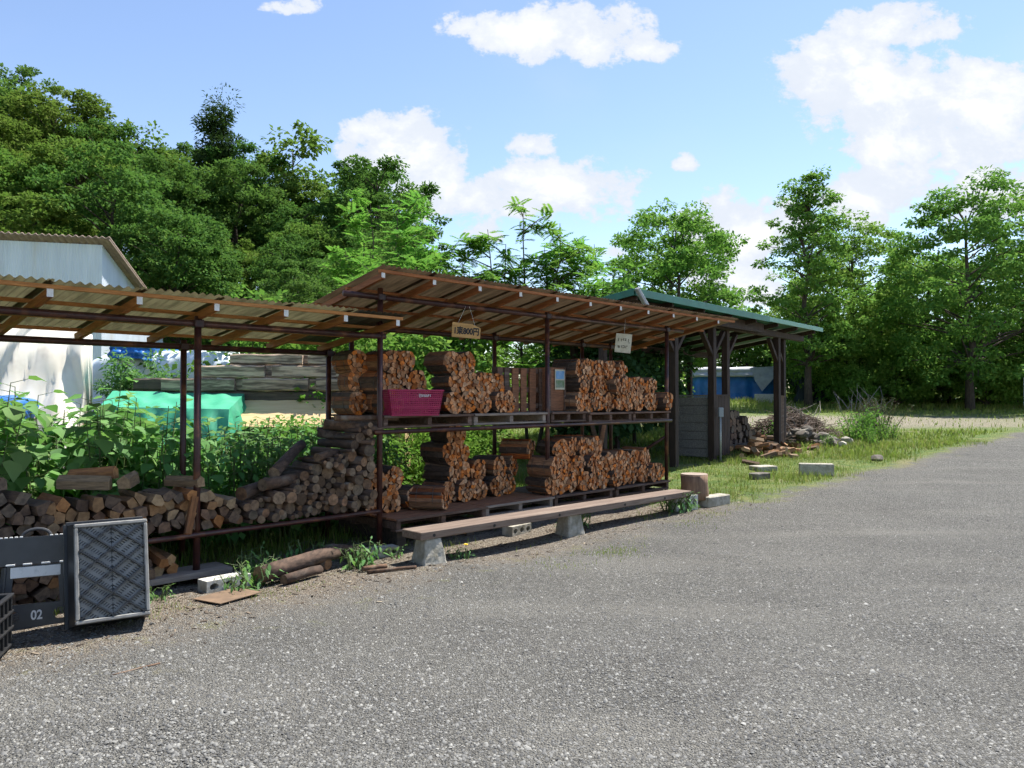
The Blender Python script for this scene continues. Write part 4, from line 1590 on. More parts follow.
# ---------- shrubs behind the sheds
shp = [tree_proto('leafy_shrub', 'x', 'shrub', 31, 2.3, 1.15, 2.0, 42, .42, 85, .125, 'leaf_shrub', .04, .8, LEAF_D, .1),
       tree_proto('leafy_shrub', 'x', 'shrub', 32, 1.9, 1.2, 1.7, 42, .40, 85, .11, 'leaf_shrub', .04, .8, LEAF_D, .1),
       tree_proto('leafy_shrub', 'x', 'shrub', 33, 3.0, 1.3, 2.6, 50, .46, 85, .14, 'leaf_tree_light', .05, .8, LEAF_D, .1)]
rs = random.Random(3)
k = 0
for s, t, i, sc_ in ((.6, 2.6, 1, .62), (1.5, 2.7, 1, .6), (2.6, 2.9, 1, .62), (3.6, 2.9, 1, .62), (2.2, 4.6, 0, .82), (3.5, 4.4, 0, .85), (4.8, 4.2, 0, .8),
                     (3.1, 6.2, 2, 1.0), (4.8, 6.0, 2, .95), (6.4, 5.6, 2, .85), (2.8, 8.6, 2, 1.1)):
    x, y, _ = W(s, t)
    plant(shp[i], ('knee high bright green shrub behind the lower shelf', 'bright green shrub seen between the two shelves', 'tall light green shrub filling the view under the brown roof')[0 if t < 3.7 else 1 if t < 5.7 else 2],
          x + rs.uniform(-.15, .15), y, None, sc_, ('low shrubs behind the lower shelf', 'shrubs seen between the shelves', 'tall shrubs behind the woodshed')[0 if t < 3.7 else 1 if t < 5.7 else 2])
dk = tree_proto('dark_shrub', 'x', 'shrub', 34, 3.6, 1.3, 3.2, 60, .5, 80, .2, 'leaf_blue_shade', .05, .8, LEAF_D, .1)
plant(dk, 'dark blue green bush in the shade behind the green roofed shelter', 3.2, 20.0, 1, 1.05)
plant(dk, 'bush darkened for shade beside the rear posts of the brown roofed shed', 2.0, 17.2, 2, .9)


# ---------- broad leaved weeds behind the low shed
def weed_proto(seed, H, nst, leaf, lm, shape=LEAF_H, name='broadleaf_weed', spread=.22, dens=3.0):
    rs = random.Random(seed)
    root = thing(name, 'x', 'weed')
    mb = MB()
    P_, F_, U_, S_ = [], [], [], []
    for b in range(nst):
        a = rs.uniform(0, 2 * PI)
        r = rs.uniform(.02, spread)
        h = H * rs.uniform(.75, 1.0)
        p0 = Vector((math.cos(a) * r * .5, math.sin(a) * r * .5, -.03))
        p1 = Vector((math.cos(a) * r * 1.6, math.sin(a) * r * 1.6, h))
        mid = p0.lerp(p1, .5) + Vector((rs.uniform(-.05, .05), rs.uniform(-.05, .05), .0))
        mb.tube([p0, mid, p1], [.010, .008, .003], 5, cap=False)
        nl = int(h / leaf * dens)
        for k in range(nl):
            q = .15 + .85 * (k + rs.random()) / nl
            c = p0.lerp(mid, q * 2) if q < .5 else mid.lerp(p1, q * 2 - 1)
            a2 = k * 2.4 + rs.uniform(-.5, .5)
            pl = leaf * rs.uniform(.4, .9)
            dr = Vector((math.cos(a2), math.sin(a2), .25))
            e = c + dr * pl
            mb.tube([c, e], [.003, .002], 3, cap=False)
            P_.append(e)
            F_.append((math.cos(a2), math.sin(a2), rs.uniform(-1.6, -.25) if q < .92 else rs.uniform(-.5, .6)))
            U_.append((math.cos(a2) * .6 + rs.uniform(-.4, .4), math.sin(a2) * .6 + rs.uniform(-.4, .4), .9))
            S_.append(leaf * rs.uniform(.65, 1.25) * (1.2 - .45 * q))
    mb.build('stem', M['stem_green'], root, True, fix=False)
    n = len(P_)
    R = frames(np.array(F_), np.array(U_))
    V, F = stamp(shape[0], shape[1], np.array(P_), R, np.array(S_))
    link('foliage', mesh_np('foliage', V, F, M[lm]), root)
    return root


wp = [weed_proto(41, 1.45, 5, .20, 'leaf_weed'), weed_proto(42, 1.35, 5, .18, 'leaf_weed'), weed_proto(43, 1.2, 6, .165, 'leaf_weed')]
wq = [weed_proto(44, 1.1, 6, .095, 'leaf_weed_small'), weed_proto(45, 1.0, 7, .085, 'leaf_weed_small'), weed_proto(46, .9, 6, .10, 'leaf_weed_small', LEAF_D)]
rs = random.Random(8)
for t in (1.30, 1.65, 2.0, 2.4, 2.9):
    s = -6.4 - .25 * t
    while s < .9 + t * .2:
        x, y, _ = W(s + rs.uniform(-.1, .1), t + rs.uniform(-.12, .12))
        big = s < -1.15
        if big:
            hs = rs.uniform(.88, 1.02) * np.interp(s + t * .25, [-3, -2.2, -1.6, -.8], [1.28, 1.22, 1.22, 1.15])
            plant(wp[rs.randrange(3)], 'large leaved green weed standing behind the split wood heap', x, y, None, hs, 'large leaved weeds behind the low shed')
        else:
            plant(wq[rs.randrange(3)], 'small leaved green weed standing behind the round log rack', x, y, None, rs.uniform(1.12, 1.32), 'small leaved weeds behind the log rack')
        s += .36 if big else .33
# small weeds at the front edge
wf = weed_proto(47, .22, 5, .085, 'leaf_weed_small', LEAF_N, 'ground_weed', .12)
for k, (s, t, sc_) in enumerate(((-1.62, -.42, 1.15), (-1.5, -.32, .9), (-1.72, -.55, 1.0), (-1.85, -.6, .8), (-.58, -.48, 1.1), (-.68, -.52, .9), (-.48, -.42, 1.0), (-.1, -.40, .6), (-2.4, -.42, .7), (-2.55, -.45, .6), (-1.2, -.30, .7),
                                 (.28, -.86, .5), (.40, -.90, .5), (2.32, -.72, 1.1), (2.5, -.7, .9), (4.3, -.92, 1.3), (4.42, -.95, 1.2), (4.2, -.8, 1.2), (-1.0, -.15, 1.2), (-1.5, -.1, 1.2))):
    x, y, _ = W(s, t)
    plant(wf, 'small narrow leaved weed growing at the front edge of the sheds', x, y, None, sc_, 'small weeds along the shed front')
root = thing('dandelion', 'single yellow flower on a thin stalk below the bench', 'flower', W(.30, -1.0, g0(.3, -1.0)))
mb = MB()
mb.tube([(0, 0, 0), (.004, 0, .08), (0, 0, .155)], .0025, 5)
mb.build('stem', M['stem_green'], root)
mb = MB()
for k in range(16):
    a = k * PI / 8
    for r, z in ((.022, .160), (.015, .166)):
        mb.beam((0, 0, .155), (r * math.cos(a), r * math.sin(a), z), .008, .003)
mb.build('petals', M['yellow'], root)


# ---------- grass
def grass(name, label, n, sampler, hmin, hmax, width, matname, lean=.5):
    x, y, sc_ = sampler(n)
    n = len(x)
    a = RNG.uniform(0, 2 * PI, n)
    R = np.zeros((n, 3, 3))
    R[:, 0, 0], R[:, 0, 1], R[:, 1, 0], R[:, 1, 1], R[:, 2, 2] = np.cos(a), -np.sin(a), np.sin(a), np.cos(a), 1
    h = RNG.uniform(hmin, hmax, n) * sc_
    scl = np.stack([np.full(n, width) * RNG.uniform(.7, 1.3, n), h * RNG.uniform(.2, lean * 1.5, n), h], 1)
    pos = np.stack([x, y, gnd(x, y) - .004], 1)
    V, F = stamp(BLADE[0], BLADE[1], pos, R, scl)
    o = link(name, mesh_np(name, V, F, M[matname]))
    tag(o, label, None, None, 'stuff')


def patchy(x, y, f=1.7, ph=0.0):
    return .5 + .25 * np.sin(x * f + ph + 1.3 * np.sin(y * f * .7)) + .25 * np.sin(y * f * 1.3 + 2.1 + ph + np.sin(x * f * .9))


def st_sampler(s0, s1, t0f, t1, dens=None, soft=.35):
    def f(n):
        s = RNG.uniform(s0, s1, n)
        t = RNG.uniform(-2.2, t1, n)
        x = A[0] + D[0] * s + N[0] * t
        y = A[1] + D[1] * s + N[1] * t
        p = patchy(x, y) + .6 * patchy(x, y, 5.1, 1.0)
        te = t - t0f(s) + .35 * (p - .8)
        k = RNG.random(n) < ss(-soft, soft, te) * np.clip(.1 + p * p * .7, 0, 1)
        if dens is not None:
            k &= RNG.random(n) < dens(s, t)
        return x[k], y[k], .35 + .8 * np.clip(p[k], 0, 1.5)
    return f


grass('grass', 'green grass round the shelter and the gravel edge', 95000, st_sampler(4.4, 19, lambda s: np.interp(s, [4.4, 5.4, 8, 14, 19], [.1, -.75, -1.0, -1.15, -1.2]), 9.0), .03, .115, .010, 'grass')
grass('grass', 'grass under and behind the two woodsheds', 60000, st_sampler(-7, 6, lambda s: .55 + 0 * s, 7.0, lambda s, t: np.where(t < 2.4, 1, .5)), .05, .15, .012, 'grass')
grass('grass', 'sparse low grass on the dirt strip before the sheds', 45000, st_sampler(-3.2, 6, lambda s: np.interp(s, [-3, -2, -1, 0, 6], [-.35, -.45, -.6, -.8, -1.2]), .6, lambda s, t: np.clip(patchy(s * 1.3, t * 2.2, 2.6, .4) - .45, 0, 1) * np.where((s > .2) & (s < 4.2), .7, 1.3), .3), .02, .09, .006, 'grass')


def sprouts(n):
    s = np.concatenate([RNG.normal(1.35, .38, n // 2), RNG.normal(-1.9, .5, n // 4), RNG.normal(4.2, .7, n // 4)])
    t = np.concatenate([RNG.normal(-1.75, .17, n // 2), RNG.normal(-.80, .12, n // 4), RNG.normal(-1.45, .18, n // 4)])
    x = A[0] + D[0] * s + N[0] * t
    y = A[1] + D[1] * s + N[1] * t
    k = RNG.random(len(x)) < np.clip(patchy(x, y, 6.0) - .15, 0, 1)
    return x[k], y[k], np.full(int(k.sum()), .6)


grass('grass', 'thin green sprouts coming up through the gravel edge', 3200, sprouts, .02, .07, .006, 'grass')


def meadow(n):
    y = RNG.uniform(17, 62, n)
    x = RNG.uniform(-.25, .8, n) * y
    t = (x - A[0]) * N[0] + (y - A[1]) * N[1]
    yw = y + .06 * x + 2.0
    trk = (yw > 27.5) & (yw < 37.5) & (x > 3)
    p = patchy(x, y, .6)
    k = (t > -1.0 + .6 * (p - .5)) & (~trk | (RNG.random(n) < .10)) & (RNG.random(n) < .3 + .7 * p)
    return x[k], y[k], np.where(y[k] > 38, 1.5, .7)


grass('grass', 'yellow green meadow grass along the sandy track and tree line', 90000, meadow, .10, .24, .035, 'grass_far')

def chips():
    n = 3600
    s = RNG.uniform(-4.2, 6.5, n)
    t = RNG.normal(-.75, .38, n)
    x = A[0] + D[0] * s + N[0] * t
    y = A[1] + D[1] * s + N[1] * t
    base = [(-.5, -.2, 0), (.45, -.25, .05), (.5, .2, .1), (-.4, .25, .04), (-.45, -.15, .18), (.4, -.2, .22), (.42, .15, .25), (-.35, .2, .2)]
    F_ = [(0, 3, 2, 1), (4, 5, 6, 7), (0, 1, 5, 4), (1, 2, 6, 5), (2, 3, 7, 6), (3, 0, 4, 7)]
    a = RNG.uniform(0, 2 * PI, n)
    R = np.zeros((n, 3, 3))
    R[:, 0, 0], R[:, 0, 1], R[:, 1, 0], R[:, 1, 1], R[:, 2, 2] = np.cos(a), -np.sin(a), np.sin(a), np.cos(a), 1
    R[:, 2, 0] = RNG.normal(0, .2, n)
    sz = .012 + .045 * RNG.random(n) ** 4
    V, F = stamp(base, F_, np.stack([x, y, gnd(x, y) + .001], 1), R, np.stack([sz, sz * RNG.uniform(.4, 1, n), sz * .5], 1))
    m, tt, out = newmat('bark crumbs')
    g = tt.new('ShaderNodeNewGeometry')
    ramp = tt.new('ShaderNodeValToRGB')
    e = ramp.color_ramp.elements
    e[0].color = (.035, .026, .02, 1)
    e[1].color = (.36, .30, .22, 1)
    for p, c_ in ((.5, (.11, .085, .064)), (.85, (.19, .15, .11))):
        q = e.new(p)
        q.color = (*c_, 1)
    tt.l.new(g.outputs['Random Per Island'], ramp.inputs[0])
    bsdf(tt, out, ramp.outputs[0], .9, spec=.2)
    tag(link('litter', mesh_np('litter', V, F, m)), 'bark crumbs and wood chips on the dirt before the sheds', None, None, 'stuff')


chips()

# ------------------------------------------------------------------ trees on the right
t_round = tree_proto('broadleaf_tree', 'x', 'tree', 51, 6.6, 2.0, 4.6, 150, .40, 140, .11, 'leaf_tree_light', .13, .45, upb=1.1)
plant(t_round, 'rounded leafy tree directly behind the green roofed shelter', 4.95, 23.5, .4, 1.0)
t_dk = tree_proto('broadleaf_tree', 'x', 'tree', 56, 7.6, 1.9, 4.4, 130, .42, 120, .12, 'leaf_tree', .13, .45, upb=1.1)
plant(t_dk, 'darker tree crown rising behind the rounded leafy tree', 5.3, 26.5, 1.4, 1.0)
t_tall = tree_proto('tall_locust_tree', 'x', 'tree', 52, 12.4, 3.5, 10.8, 190, .50, 85, .19, 'leaf_tree', .2, .36, LEAF_D, .18, narrow=.5, inner=.35, upb=1.4, nlimb=70)
plant(t_tall, 'tall airy tree with tiered branches above the blue tarp', 15.4, 40.0, .9, 1.0)
t_big = tree_proto('broad_tree', 'x', 'tree', 53, 11.2, 4.3, 10.2, 310, .58, 85, .20, 'leaf_tree', .20, .40, LEAF_D, .2, narrow=.1, inner=.3, upb=1.3, nlimb=60)
plant(t_big, 'broad dark tree with thick trunk at the meadow edge', 22.6, 38.0, .3, 1.0)
plant(t_big, 'broad tree on the far side of the thick trunked one', 28.2, 40.5, 2.3, 1.03)
plant(t_big, 'dark broad tree filling the gap beside the tall airy tree', 19.4, 44.0, 4.0, .95)
t_mid = tree_proto('broadleaf_tree', 'x', 'tree', 54, 7.6, 3.0, 6.6, 170, .56, 85, .20, 'leaf_tree', .15, .45, upb=1.2)
for x, y, sc_, lab in ((12.6, 53, .95, 'leafy tree hanging over the blue tarp'), (15.6, 51, .8, 'tree in the second row behind the tall airy tree'), (9.0, 52, 1.0, 'tree far back behind the green shelter'),
                       (24.8, 46, 1.2, 'tree in the second row behind the thick trunked tree'), (31.0, 47, 1.25, 'tree in the second row at the edge of view'), (18.2, 48, .9, 'shaded tree between the tall and the broad one'),
                       (21.0, 50.5, 1.15, 'shaded tree deep behind the broad trees'), (5.8, 55, 1.0, 'far tree seen above the green roof'), (27.5, 52, 1.2, 'far tree deep behind the meadow edge'), (18.0, 41.5, .62, 'low tree at the foot of the tall airy one')):
    plant(t_mid, lab, x, y, None, sc_)
for x, y, sc_, lab in ((.4, 31, .62, 'green tree far behind the middle of the woodshed'), (-2.0, 33, .72, 'green tree behind the sheds near the hill foot'), (3.0, 34, .66, 'green tree far behind the paper sign'), (5.4, 37, .62, 'green tree far behind the shelter')):
    plant(t_mid, lab, x, y, None, sc_)
t_bush = tree_proto('bush', 'x', 'bush', 55, 2.4, 1.7, 2.2, 52, .55, 70, .19, 'leaf_tree_light', .06, .7, LEAF_D, .1)
for x, y, sc_, lab in ((20.2, 40.5, 1.0, 'bright bush left of the thick trunk'), (24.6, 40.0, 1.0, 'bright bush right of the thick trunk'), (22.0, 42.0, 1.3, 'tall bush behind the thick trunk'), (17.6, 40.0, .8, 'bush at the tall tree foot'),
                       (27.0, 41.2, 1.1, 'bush before the white panel'), (18.4, 46.6, 1.3, 'bush behind the dark tent'), (17.2, 45.0, .9, 'bush beside the dark sheet'), (19.0, 43.0, 1.4, 'tall bush among the shaded trunks'), (25.0, 44.0, 1.5, 'tall bush between the broad trees'), (29.5, 43.0, 1.4, 'tall bush at the edge of view'), (20.5, 47, 1.7, 'deep shaded bush behind the low tree'), (23.0, 47.5, 1.7, 'deep shaded bush behind the thick trunk'), (25.6, 48, 1.7, 'deep shaded bush behind the broad trees'), (28.2, 48, 1.7, 'deep shaded bush at the back of the wood'), (16.6, 51, 1.6, 'deep shaded bush behind the dark sheet'), (31.5, 46, 1.6, 'deep shaded bush near the white panel'),
                       (6.9, 33.0, .45, 'low sunny bush seen through the shelter'), (8.0, 42.0, .9, 'bush at the end of the blue tarp')):
    plant(t_bush, lab, x, y, None, sc_)
bx = thing('dead_brush', 'pale dead branches sticking up at the meadow edge', 'dead branches', (17.0, 37.6, G(17.0, 37.6)))
mb = MB()
for k in range(20):
    a, l = U(-.9, .9), U(.6, 1.6)
    x0 = U(-1.2, 1.2)
    mb.tube([(x0, U(-.3, .3), -.05), (x0 + math.sin(a) * l * .5, U(-.3, .3), l * .5), (x0 + math.sin(a) * l, U(-.4, .4), l * .85)], [.022, .016, .006], 4)
mb.build('branches', M['twig_pale'], bx)


# ------------------------------------------------------------------ green roofed shelter
EZ = math.atan2(.769, .639)
F0 = (4.29, 16.5)
gF = G(*F0)
root = thing('timber_shelter', 'dark timber shelter with green sheet roof beyond the woodsheds', 'shelter', (F0[0], F0[1], 0), EZ)


def sq(a, b, w=.125):
    mb = MB()
    mb.beam(a, b, w, w, 0, .006, up=(1, 0, 0) if abs(a[0] - b[0]) + abs(a[1] - b[1]) < .05 else (0, 0, 1))
    return mb


def gl(q, k):
    c, s = math.cos(EZ), math.sin(EZ)
    return G(F0[0] + c * q - s * k, F0[1] + s * q + c * k)


for (q, k) in ((0, 0), (.95, .12), (3.72, 0), (4.35, .1), (-1.72, 0), (-3.5, .5), (0, 1.0), (0, 2.4), (3.72, 2.4), (-1.72, 2.4)):
    sq((q, k, gl(q, k) - .1), (q, k, 3.12 - .16 * k), .14 if k < .2 else .12).build('post', M['shelter'], root)
for (q, k, sg) in ((0, 0, 1), (0, 0, -1), (3.72, 0, -1), (.95, .12, 1), (-1.72, 0, 1), (-1.72, 0, -1), (4.35, .1, -1)):
    mb = MB()
    mb.beam((q + sg * .04, k, 2.50), (q + sg * .55, k, 3.03), .08, .10, 0, .004, up=(0, 1, 0))
    mb.build('brace', M['shelter'], root)
for k in (-.02, 2.4):
    z = 3.16 - .16 * k
    sq((-4.0, k, z), (5.4, k, z), .15).build('beam', M['shelter'], root)
for q in (-3.9, -2.6, -1.3, 0, 1.3, 2.6, 3.9, 5.2):
    mb = MB()
    mb.beam((q, -.45, 3.32), (q, 3.0, 2.78), .07, .10, 0, .003)
    mb.build('rafter', M['shelter'], root)
rz_ = lambda k: 3.43 - .157 * (k + .5)
for (qa, qb, mt) in ((-4.05, 1.9, 'greenroof'), (1.905, 5.62, 'greenpale')):
    mb = MB()
    n = int((qb - qa) / .1)
    # folded sheet roof: slab with standing seams
    mb.add([(qa, -.5, rz_(-.5) - .03), (qb, -.5, rz_(-.5) - .03), (qb, 3.1, rz_(3.1) - .03), (qa, 3.1, rz_(3.1) - .03), (qa, -.5, rz_(-.5)), (qb, -.5, rz_(-.5)), (qb, 3.1, rz_(3.1)), (qa, 3.1, rz_(3.1))],
           [(3, 2, 1, 0), (4, 5, 6, 7), (0, 1, 5, 4), (1, 2, 6, 5), (2, 3, 7, 6), (3, 0, 4, 7)])
    for i in range(1, int((qb - qa) / .42) + 1):
        q = qa + i * .42
        mb.beam((q, -.49, rz_(-.49) + .012), (q, 3.09, rz_(3.09) + .012), .025, .03)
    mb.build('roof_sheet', M[mt], root)
    mb = MB()
    mb.box(((qa + qb) / 2, -.515, rz_(-.5) - .045), (qb - qa, .025, .13 if mt == 'greenroof' else .105), None, 0, .003)
    mb.build('eave_flashing', M[mt], root)
mb = MB()
mb.beam((-4.065, -.5, rz_(-.5) - .04), (-4.065, 3.1, rz_(3.1) - .04), .025, .12, 0, .003)
mb.build('verge_flashing', M['greenroof'], root)
mb = MB()
mb.box((-.8, -.2, 3.22), (6.3, .03, .22), None, 0, .003)
mb.build('head_board', M['shelter'], root)
# half walls
mb = MB()
for j in range(7):
    z = gF + .06 + j * .185
    mb.box((-.01, .53, z + .09), (.03, .94, .176), (0, .0, 0), 0, .003)
mb.box((.02, .53, gF + .70), (.02, .93, 1.25))
mb.box((-.01, .53, gF + 1.38), (.07, .96, .04), None, 0, .003)
mb.build('side_half_wall', M['greywall'], root)
mb = MB()
for j in range(6):
    mb.box((.13 + j * .145, .03, gF + .72), (.138, .03, 1.3), None, 0, .003)
mb.box((.48, .03, gF + 1.39), (.86, .07, .04), None, 0, .003)
mb.build('front_half_wall', M['shelter'], root)
mb = MB()
g4 = gl(4, 0)
for j in range(4):
    mb.box((3.85 + j * .13, .05, g4 + .63), (.125, .03, 1.25), None, 0, .003)
mb.box((4.04, .05, g4 + 1.27), (.56, .07, .04), None, 0, .003)
mb.build('end_half_wall', M['pallet'], root)
# pale gutter piece at the corner of the roof
mb = MB()
mb.beam((-4.10, -.57, 3.44), (-3.92, -.66, 3.14), .10, .06, 0, .01)
mb.build('gutter_spout', M['metalgrey'], root)
# standpipe at the post
c, s = math.cos(EZ), math.sin(EZ)
wx, wy = F0[0] + .05 * c + .16 * s, F0[1] + .05 * s - .16 * c
root = thing('standpipe', 'thin pale pipe with grey box rising beside the shelter post', 'standpipe', (wx, wy, G(wx, wy)))
mb = MB()
mb.tube([(0, 0, -.05), (0, 0, .95)], .022, 8)
mb.build('pipe', M['metalgrey'], root, True)
mb = MB()
mb.box((.01, 0, 1.03), (.10, .08, .20), None, 0, .01)
mb.build('box', M['tarp_grey'], root)


def SH(q, k, z=0.0):
    return (F0[0] + c * q - s * k, F0[1] + s * q + c * k, z)


# wood inside the shelter: rounds and splits
sp = []
for j in range(5):
    for i in range(9 - j):
        sp.append((1.45 + i * .235 + (j % 2) * .11, .55 + j * .02, j * .165))
for (q, k, z) in sp:
    x, y, _ = SH(q + U(-.03, .03), k + U(-.05, .05))
    zz = G(x, y) + .20 + z
    mb = MB()
    r = U(.085, .12)
    a0 = U(0, 3)
    poly = [(r * U(.8, 1.1) * math.cos(a0 + i * 2 * PI / 6), r * U(.8, 1.1) * math.sin(a0 + i * 2 * PI / 6)) for i in range(6)]
    mb.prism(poly, -.2, .2, 0, 1, .01)
    o = mb.build('split_firewood', [M['bark'], M['old_end']], None, False, (x, y, zz))
    o.rotation_euler = (U(-.1, .1), 0, EZ + U(-.2, .2))
    tag(o, 'dark split firewood piece stacked inside the green roofed shelter', 'firewood', 'dark firewood inside the shelter')
for i in range(44):
    q, k = random.gauss(1.9, .75), random.gauss(-.45, .28)
    if q < .35:
        k = random.gauss(-.75, .12)
    x, y, _ = SH(q, k)
    mb = MB()
    r = U(.05, .085)
    poly = [(r * U(.8, 1.1) * math.cos(i2 * 2 * PI / 5), r * U(.7, 1.1) * math.sin(i2 * 2 * PI / 5)) for i2 in range(5)]
    mb.prism(poly, -.17, .17, 0, 1, .01)
    o = mb.build('split_firewood', [M['tan_side'], M['tan_end']] if i % 4 else [M['old_side'], M['old_end']], None, False, (x, y, G(x, y) + .05 + max(0, .42 - abs(k + .25) * .8) * random.random()))
    o.rotation_euler = (U(-.5, .5), U(0, 3), U(0, PI))
    tag(o, 'freshly split firewood piece spilled before the green roofed shelter', 'firewood', 'split wood spilled before the shelter')
mb = MB()
mb.box((0, 0, .10), (1.9, .5, .14), None, 0, .01)
o = mb.build('timber_bearer', M['darkbeam'], None, False, SH(2.4, .55, gl(2.4, .5)))
o.rotation_euler = (0, 0, EZ)
tag(o, 'dark timber under the wood inside the green roofed shelter', 'timber')


# ------------------------------------------------------------------ rubble, kerb stones and brush right of the shelter
def rock(label, x, y, r, sz=.7, group=None, m='rock', name='rubble_stone'):
    import bmesh
    me = bpy.data.meshes.new(name)
    bm = bmesh.new()
    bmesh.ops.create_icosphere(bm, subdivisions=2, radius=r)
    pl = [(rand_dirs(1)[0], U(.55, .85) * r) for _ in range(9)]
    for v in bm.verts:
        for d_, h in pl:
            k = v.co.dot(Vector(d_)) - h
            if k > 0:
                v.co -= Vector(d_) * k
        v.co.z *= sz
    bm.to_mesh(me)
    bm.free()
    me.materials.append(M[m])
    o = link(name, me, None, (x, y, G(x, y) + r * sz * .45))
    o.rotation_euler = (0, 0, U(0, 6))
    return tag(o, label, 'stone', group)


for i in range(26):
    q, k = U(4.5, 5.9), U(-.95, .3)
    x, y, _ = SH(q, k)
    big = random.random()
    o = rock('grey angular stone in the rubble heap beside the shelter', x, y, .10 + .13 * big, .75, 'rubble beside the shelter')
    o.location.z += max(0, .30 - .35 * abs(q - 5.1) - .3 * abs(k + .3)) * random.random() * 1.4
rock('pale rounded stone at the front of the rubble heap', *SH(4.9, -1.2)[:2], .13, .8, None, 'concrete')
rock('pale broken slab leaning on the rubble heap', *SH(5.7, -1.1)[:2], .17, 1.0, None, 'concrete')
rock('mossy chopped stone lying on the grass before the shelter', *SH(2.15, -2.75)[:2], .17, .6)


def slab(label, x, y, dims, rz, m='concrete', name='kerb_stone', dz=0):
    mb = MB()
    mb.box((0, 0, dims[2] / 2 - .02), dims, None, 0, .012)
    o = mb.build(name, M[m], None, False, (x, y, G(x, y) + dz))
    o.rotation_euler = (0, 0, rz)
    return tag(o, label, 'stone block')


slab('long grey concrete kerb block on the grass by the gravel edge', 5.62, 14.25, (.60, .16, .22), math.radians(-14), 'concrete')
slab('flat grey slab on the grass before the spilled wood', 4.85, 14.9, (.45, .3, .10), math.radians(20), 'concrete')
slab('short weathered block lying tilted on the grass', 4.35, 13.55, (.36, .2, .14), math.radians(35), 'rock')

bx = thing('brush_pile', 'heap of dead grey brown twigs behind the rubble', 'brush pile', SH(6.2, .7, gl(6.2, .7)), EZ)
mb = MB()
for i in range(900):
    x0 = random.gauss(.3, 1.2)
    y0 = random.gauss(0, .45)
    hh = max(.05, 0.92 - .24 * abs(x0 - .3) - .5 * abs(y0)) * random.random() ** .6
    a, l = U(0, 2 * PI), U(.4, 1.1)
    e = U(-.25, .45)
    d_ = Vector((math.cos(a), math.sin(a) * .6, e))
    p = Vector((x0, y0, hh))
    mb.tube([p - d_ * l * .5, p + Vector((U(-.05, .05), 0, U(-.03, .08))), p + d_ * l * .5], [.013, .010, .004], 4, cap=False)
mb.build('twigs', M['stem_red'], bx, fix=False)
mb = MB()
for i in range(26):
    x0 = U(-1.0, 1.6)
    a, l = U(-1.0, 1.0), U(.6, 1.3)
    mb.tube([(x0, U(-.5, .1), .25), (x0 + math.sin(a) * l * .5, U(-.5, .2), .35 + l * .35), (x0 + math.sin(a) * l, U(-.5, .2), .4 + l * .55)], [.014, .011, .004], 4, cap=False)
mb.build('bare_branches', M['twig_pale'], bx, fix=False)
wr = [weed_proto(61, .85, 10, .10, 'leaf_shrub', LEAF_D, 'field_weed', .35), weed_proto(62, .7, 10, .09, 'leaf_shrub', LEAF_D, 'field_weed', .3)]
for i, (q, k, sc_) in enumerate(((7.0, -.9, .9), (7.5, -.9, 1.1), (8.0, -.8, 1.1), (8.4, -.9, .9), (6.3, -1.5, .6), (7.1, -1.6, .6), (7.9, -1.6, .7), (5.6, -1.7, .45), (4.6, -.9, .45), (4.5, .5, .9), (8.8, -1.1, .8))):
    x, y, _ = SH(q, k)
    plant(wr[i % 2], 'green upright weed growing among the rubble and brush', x, y, None, sc_, 'weeds on the rubble heap')
wb = weed_proto(63, .85, 16, .06, 'leaf_brown', LEAF_N, 'dry_weed', .45)
plant(wb, 'dry brown weed clump at the far end of the brush', *SH(9.3, -1.0)[:2], 1, 1.35)
plant(wb, 'low dry brown weeds beside the brown clump', *SH(9.6, -.4)[:2], 2, 1.2)


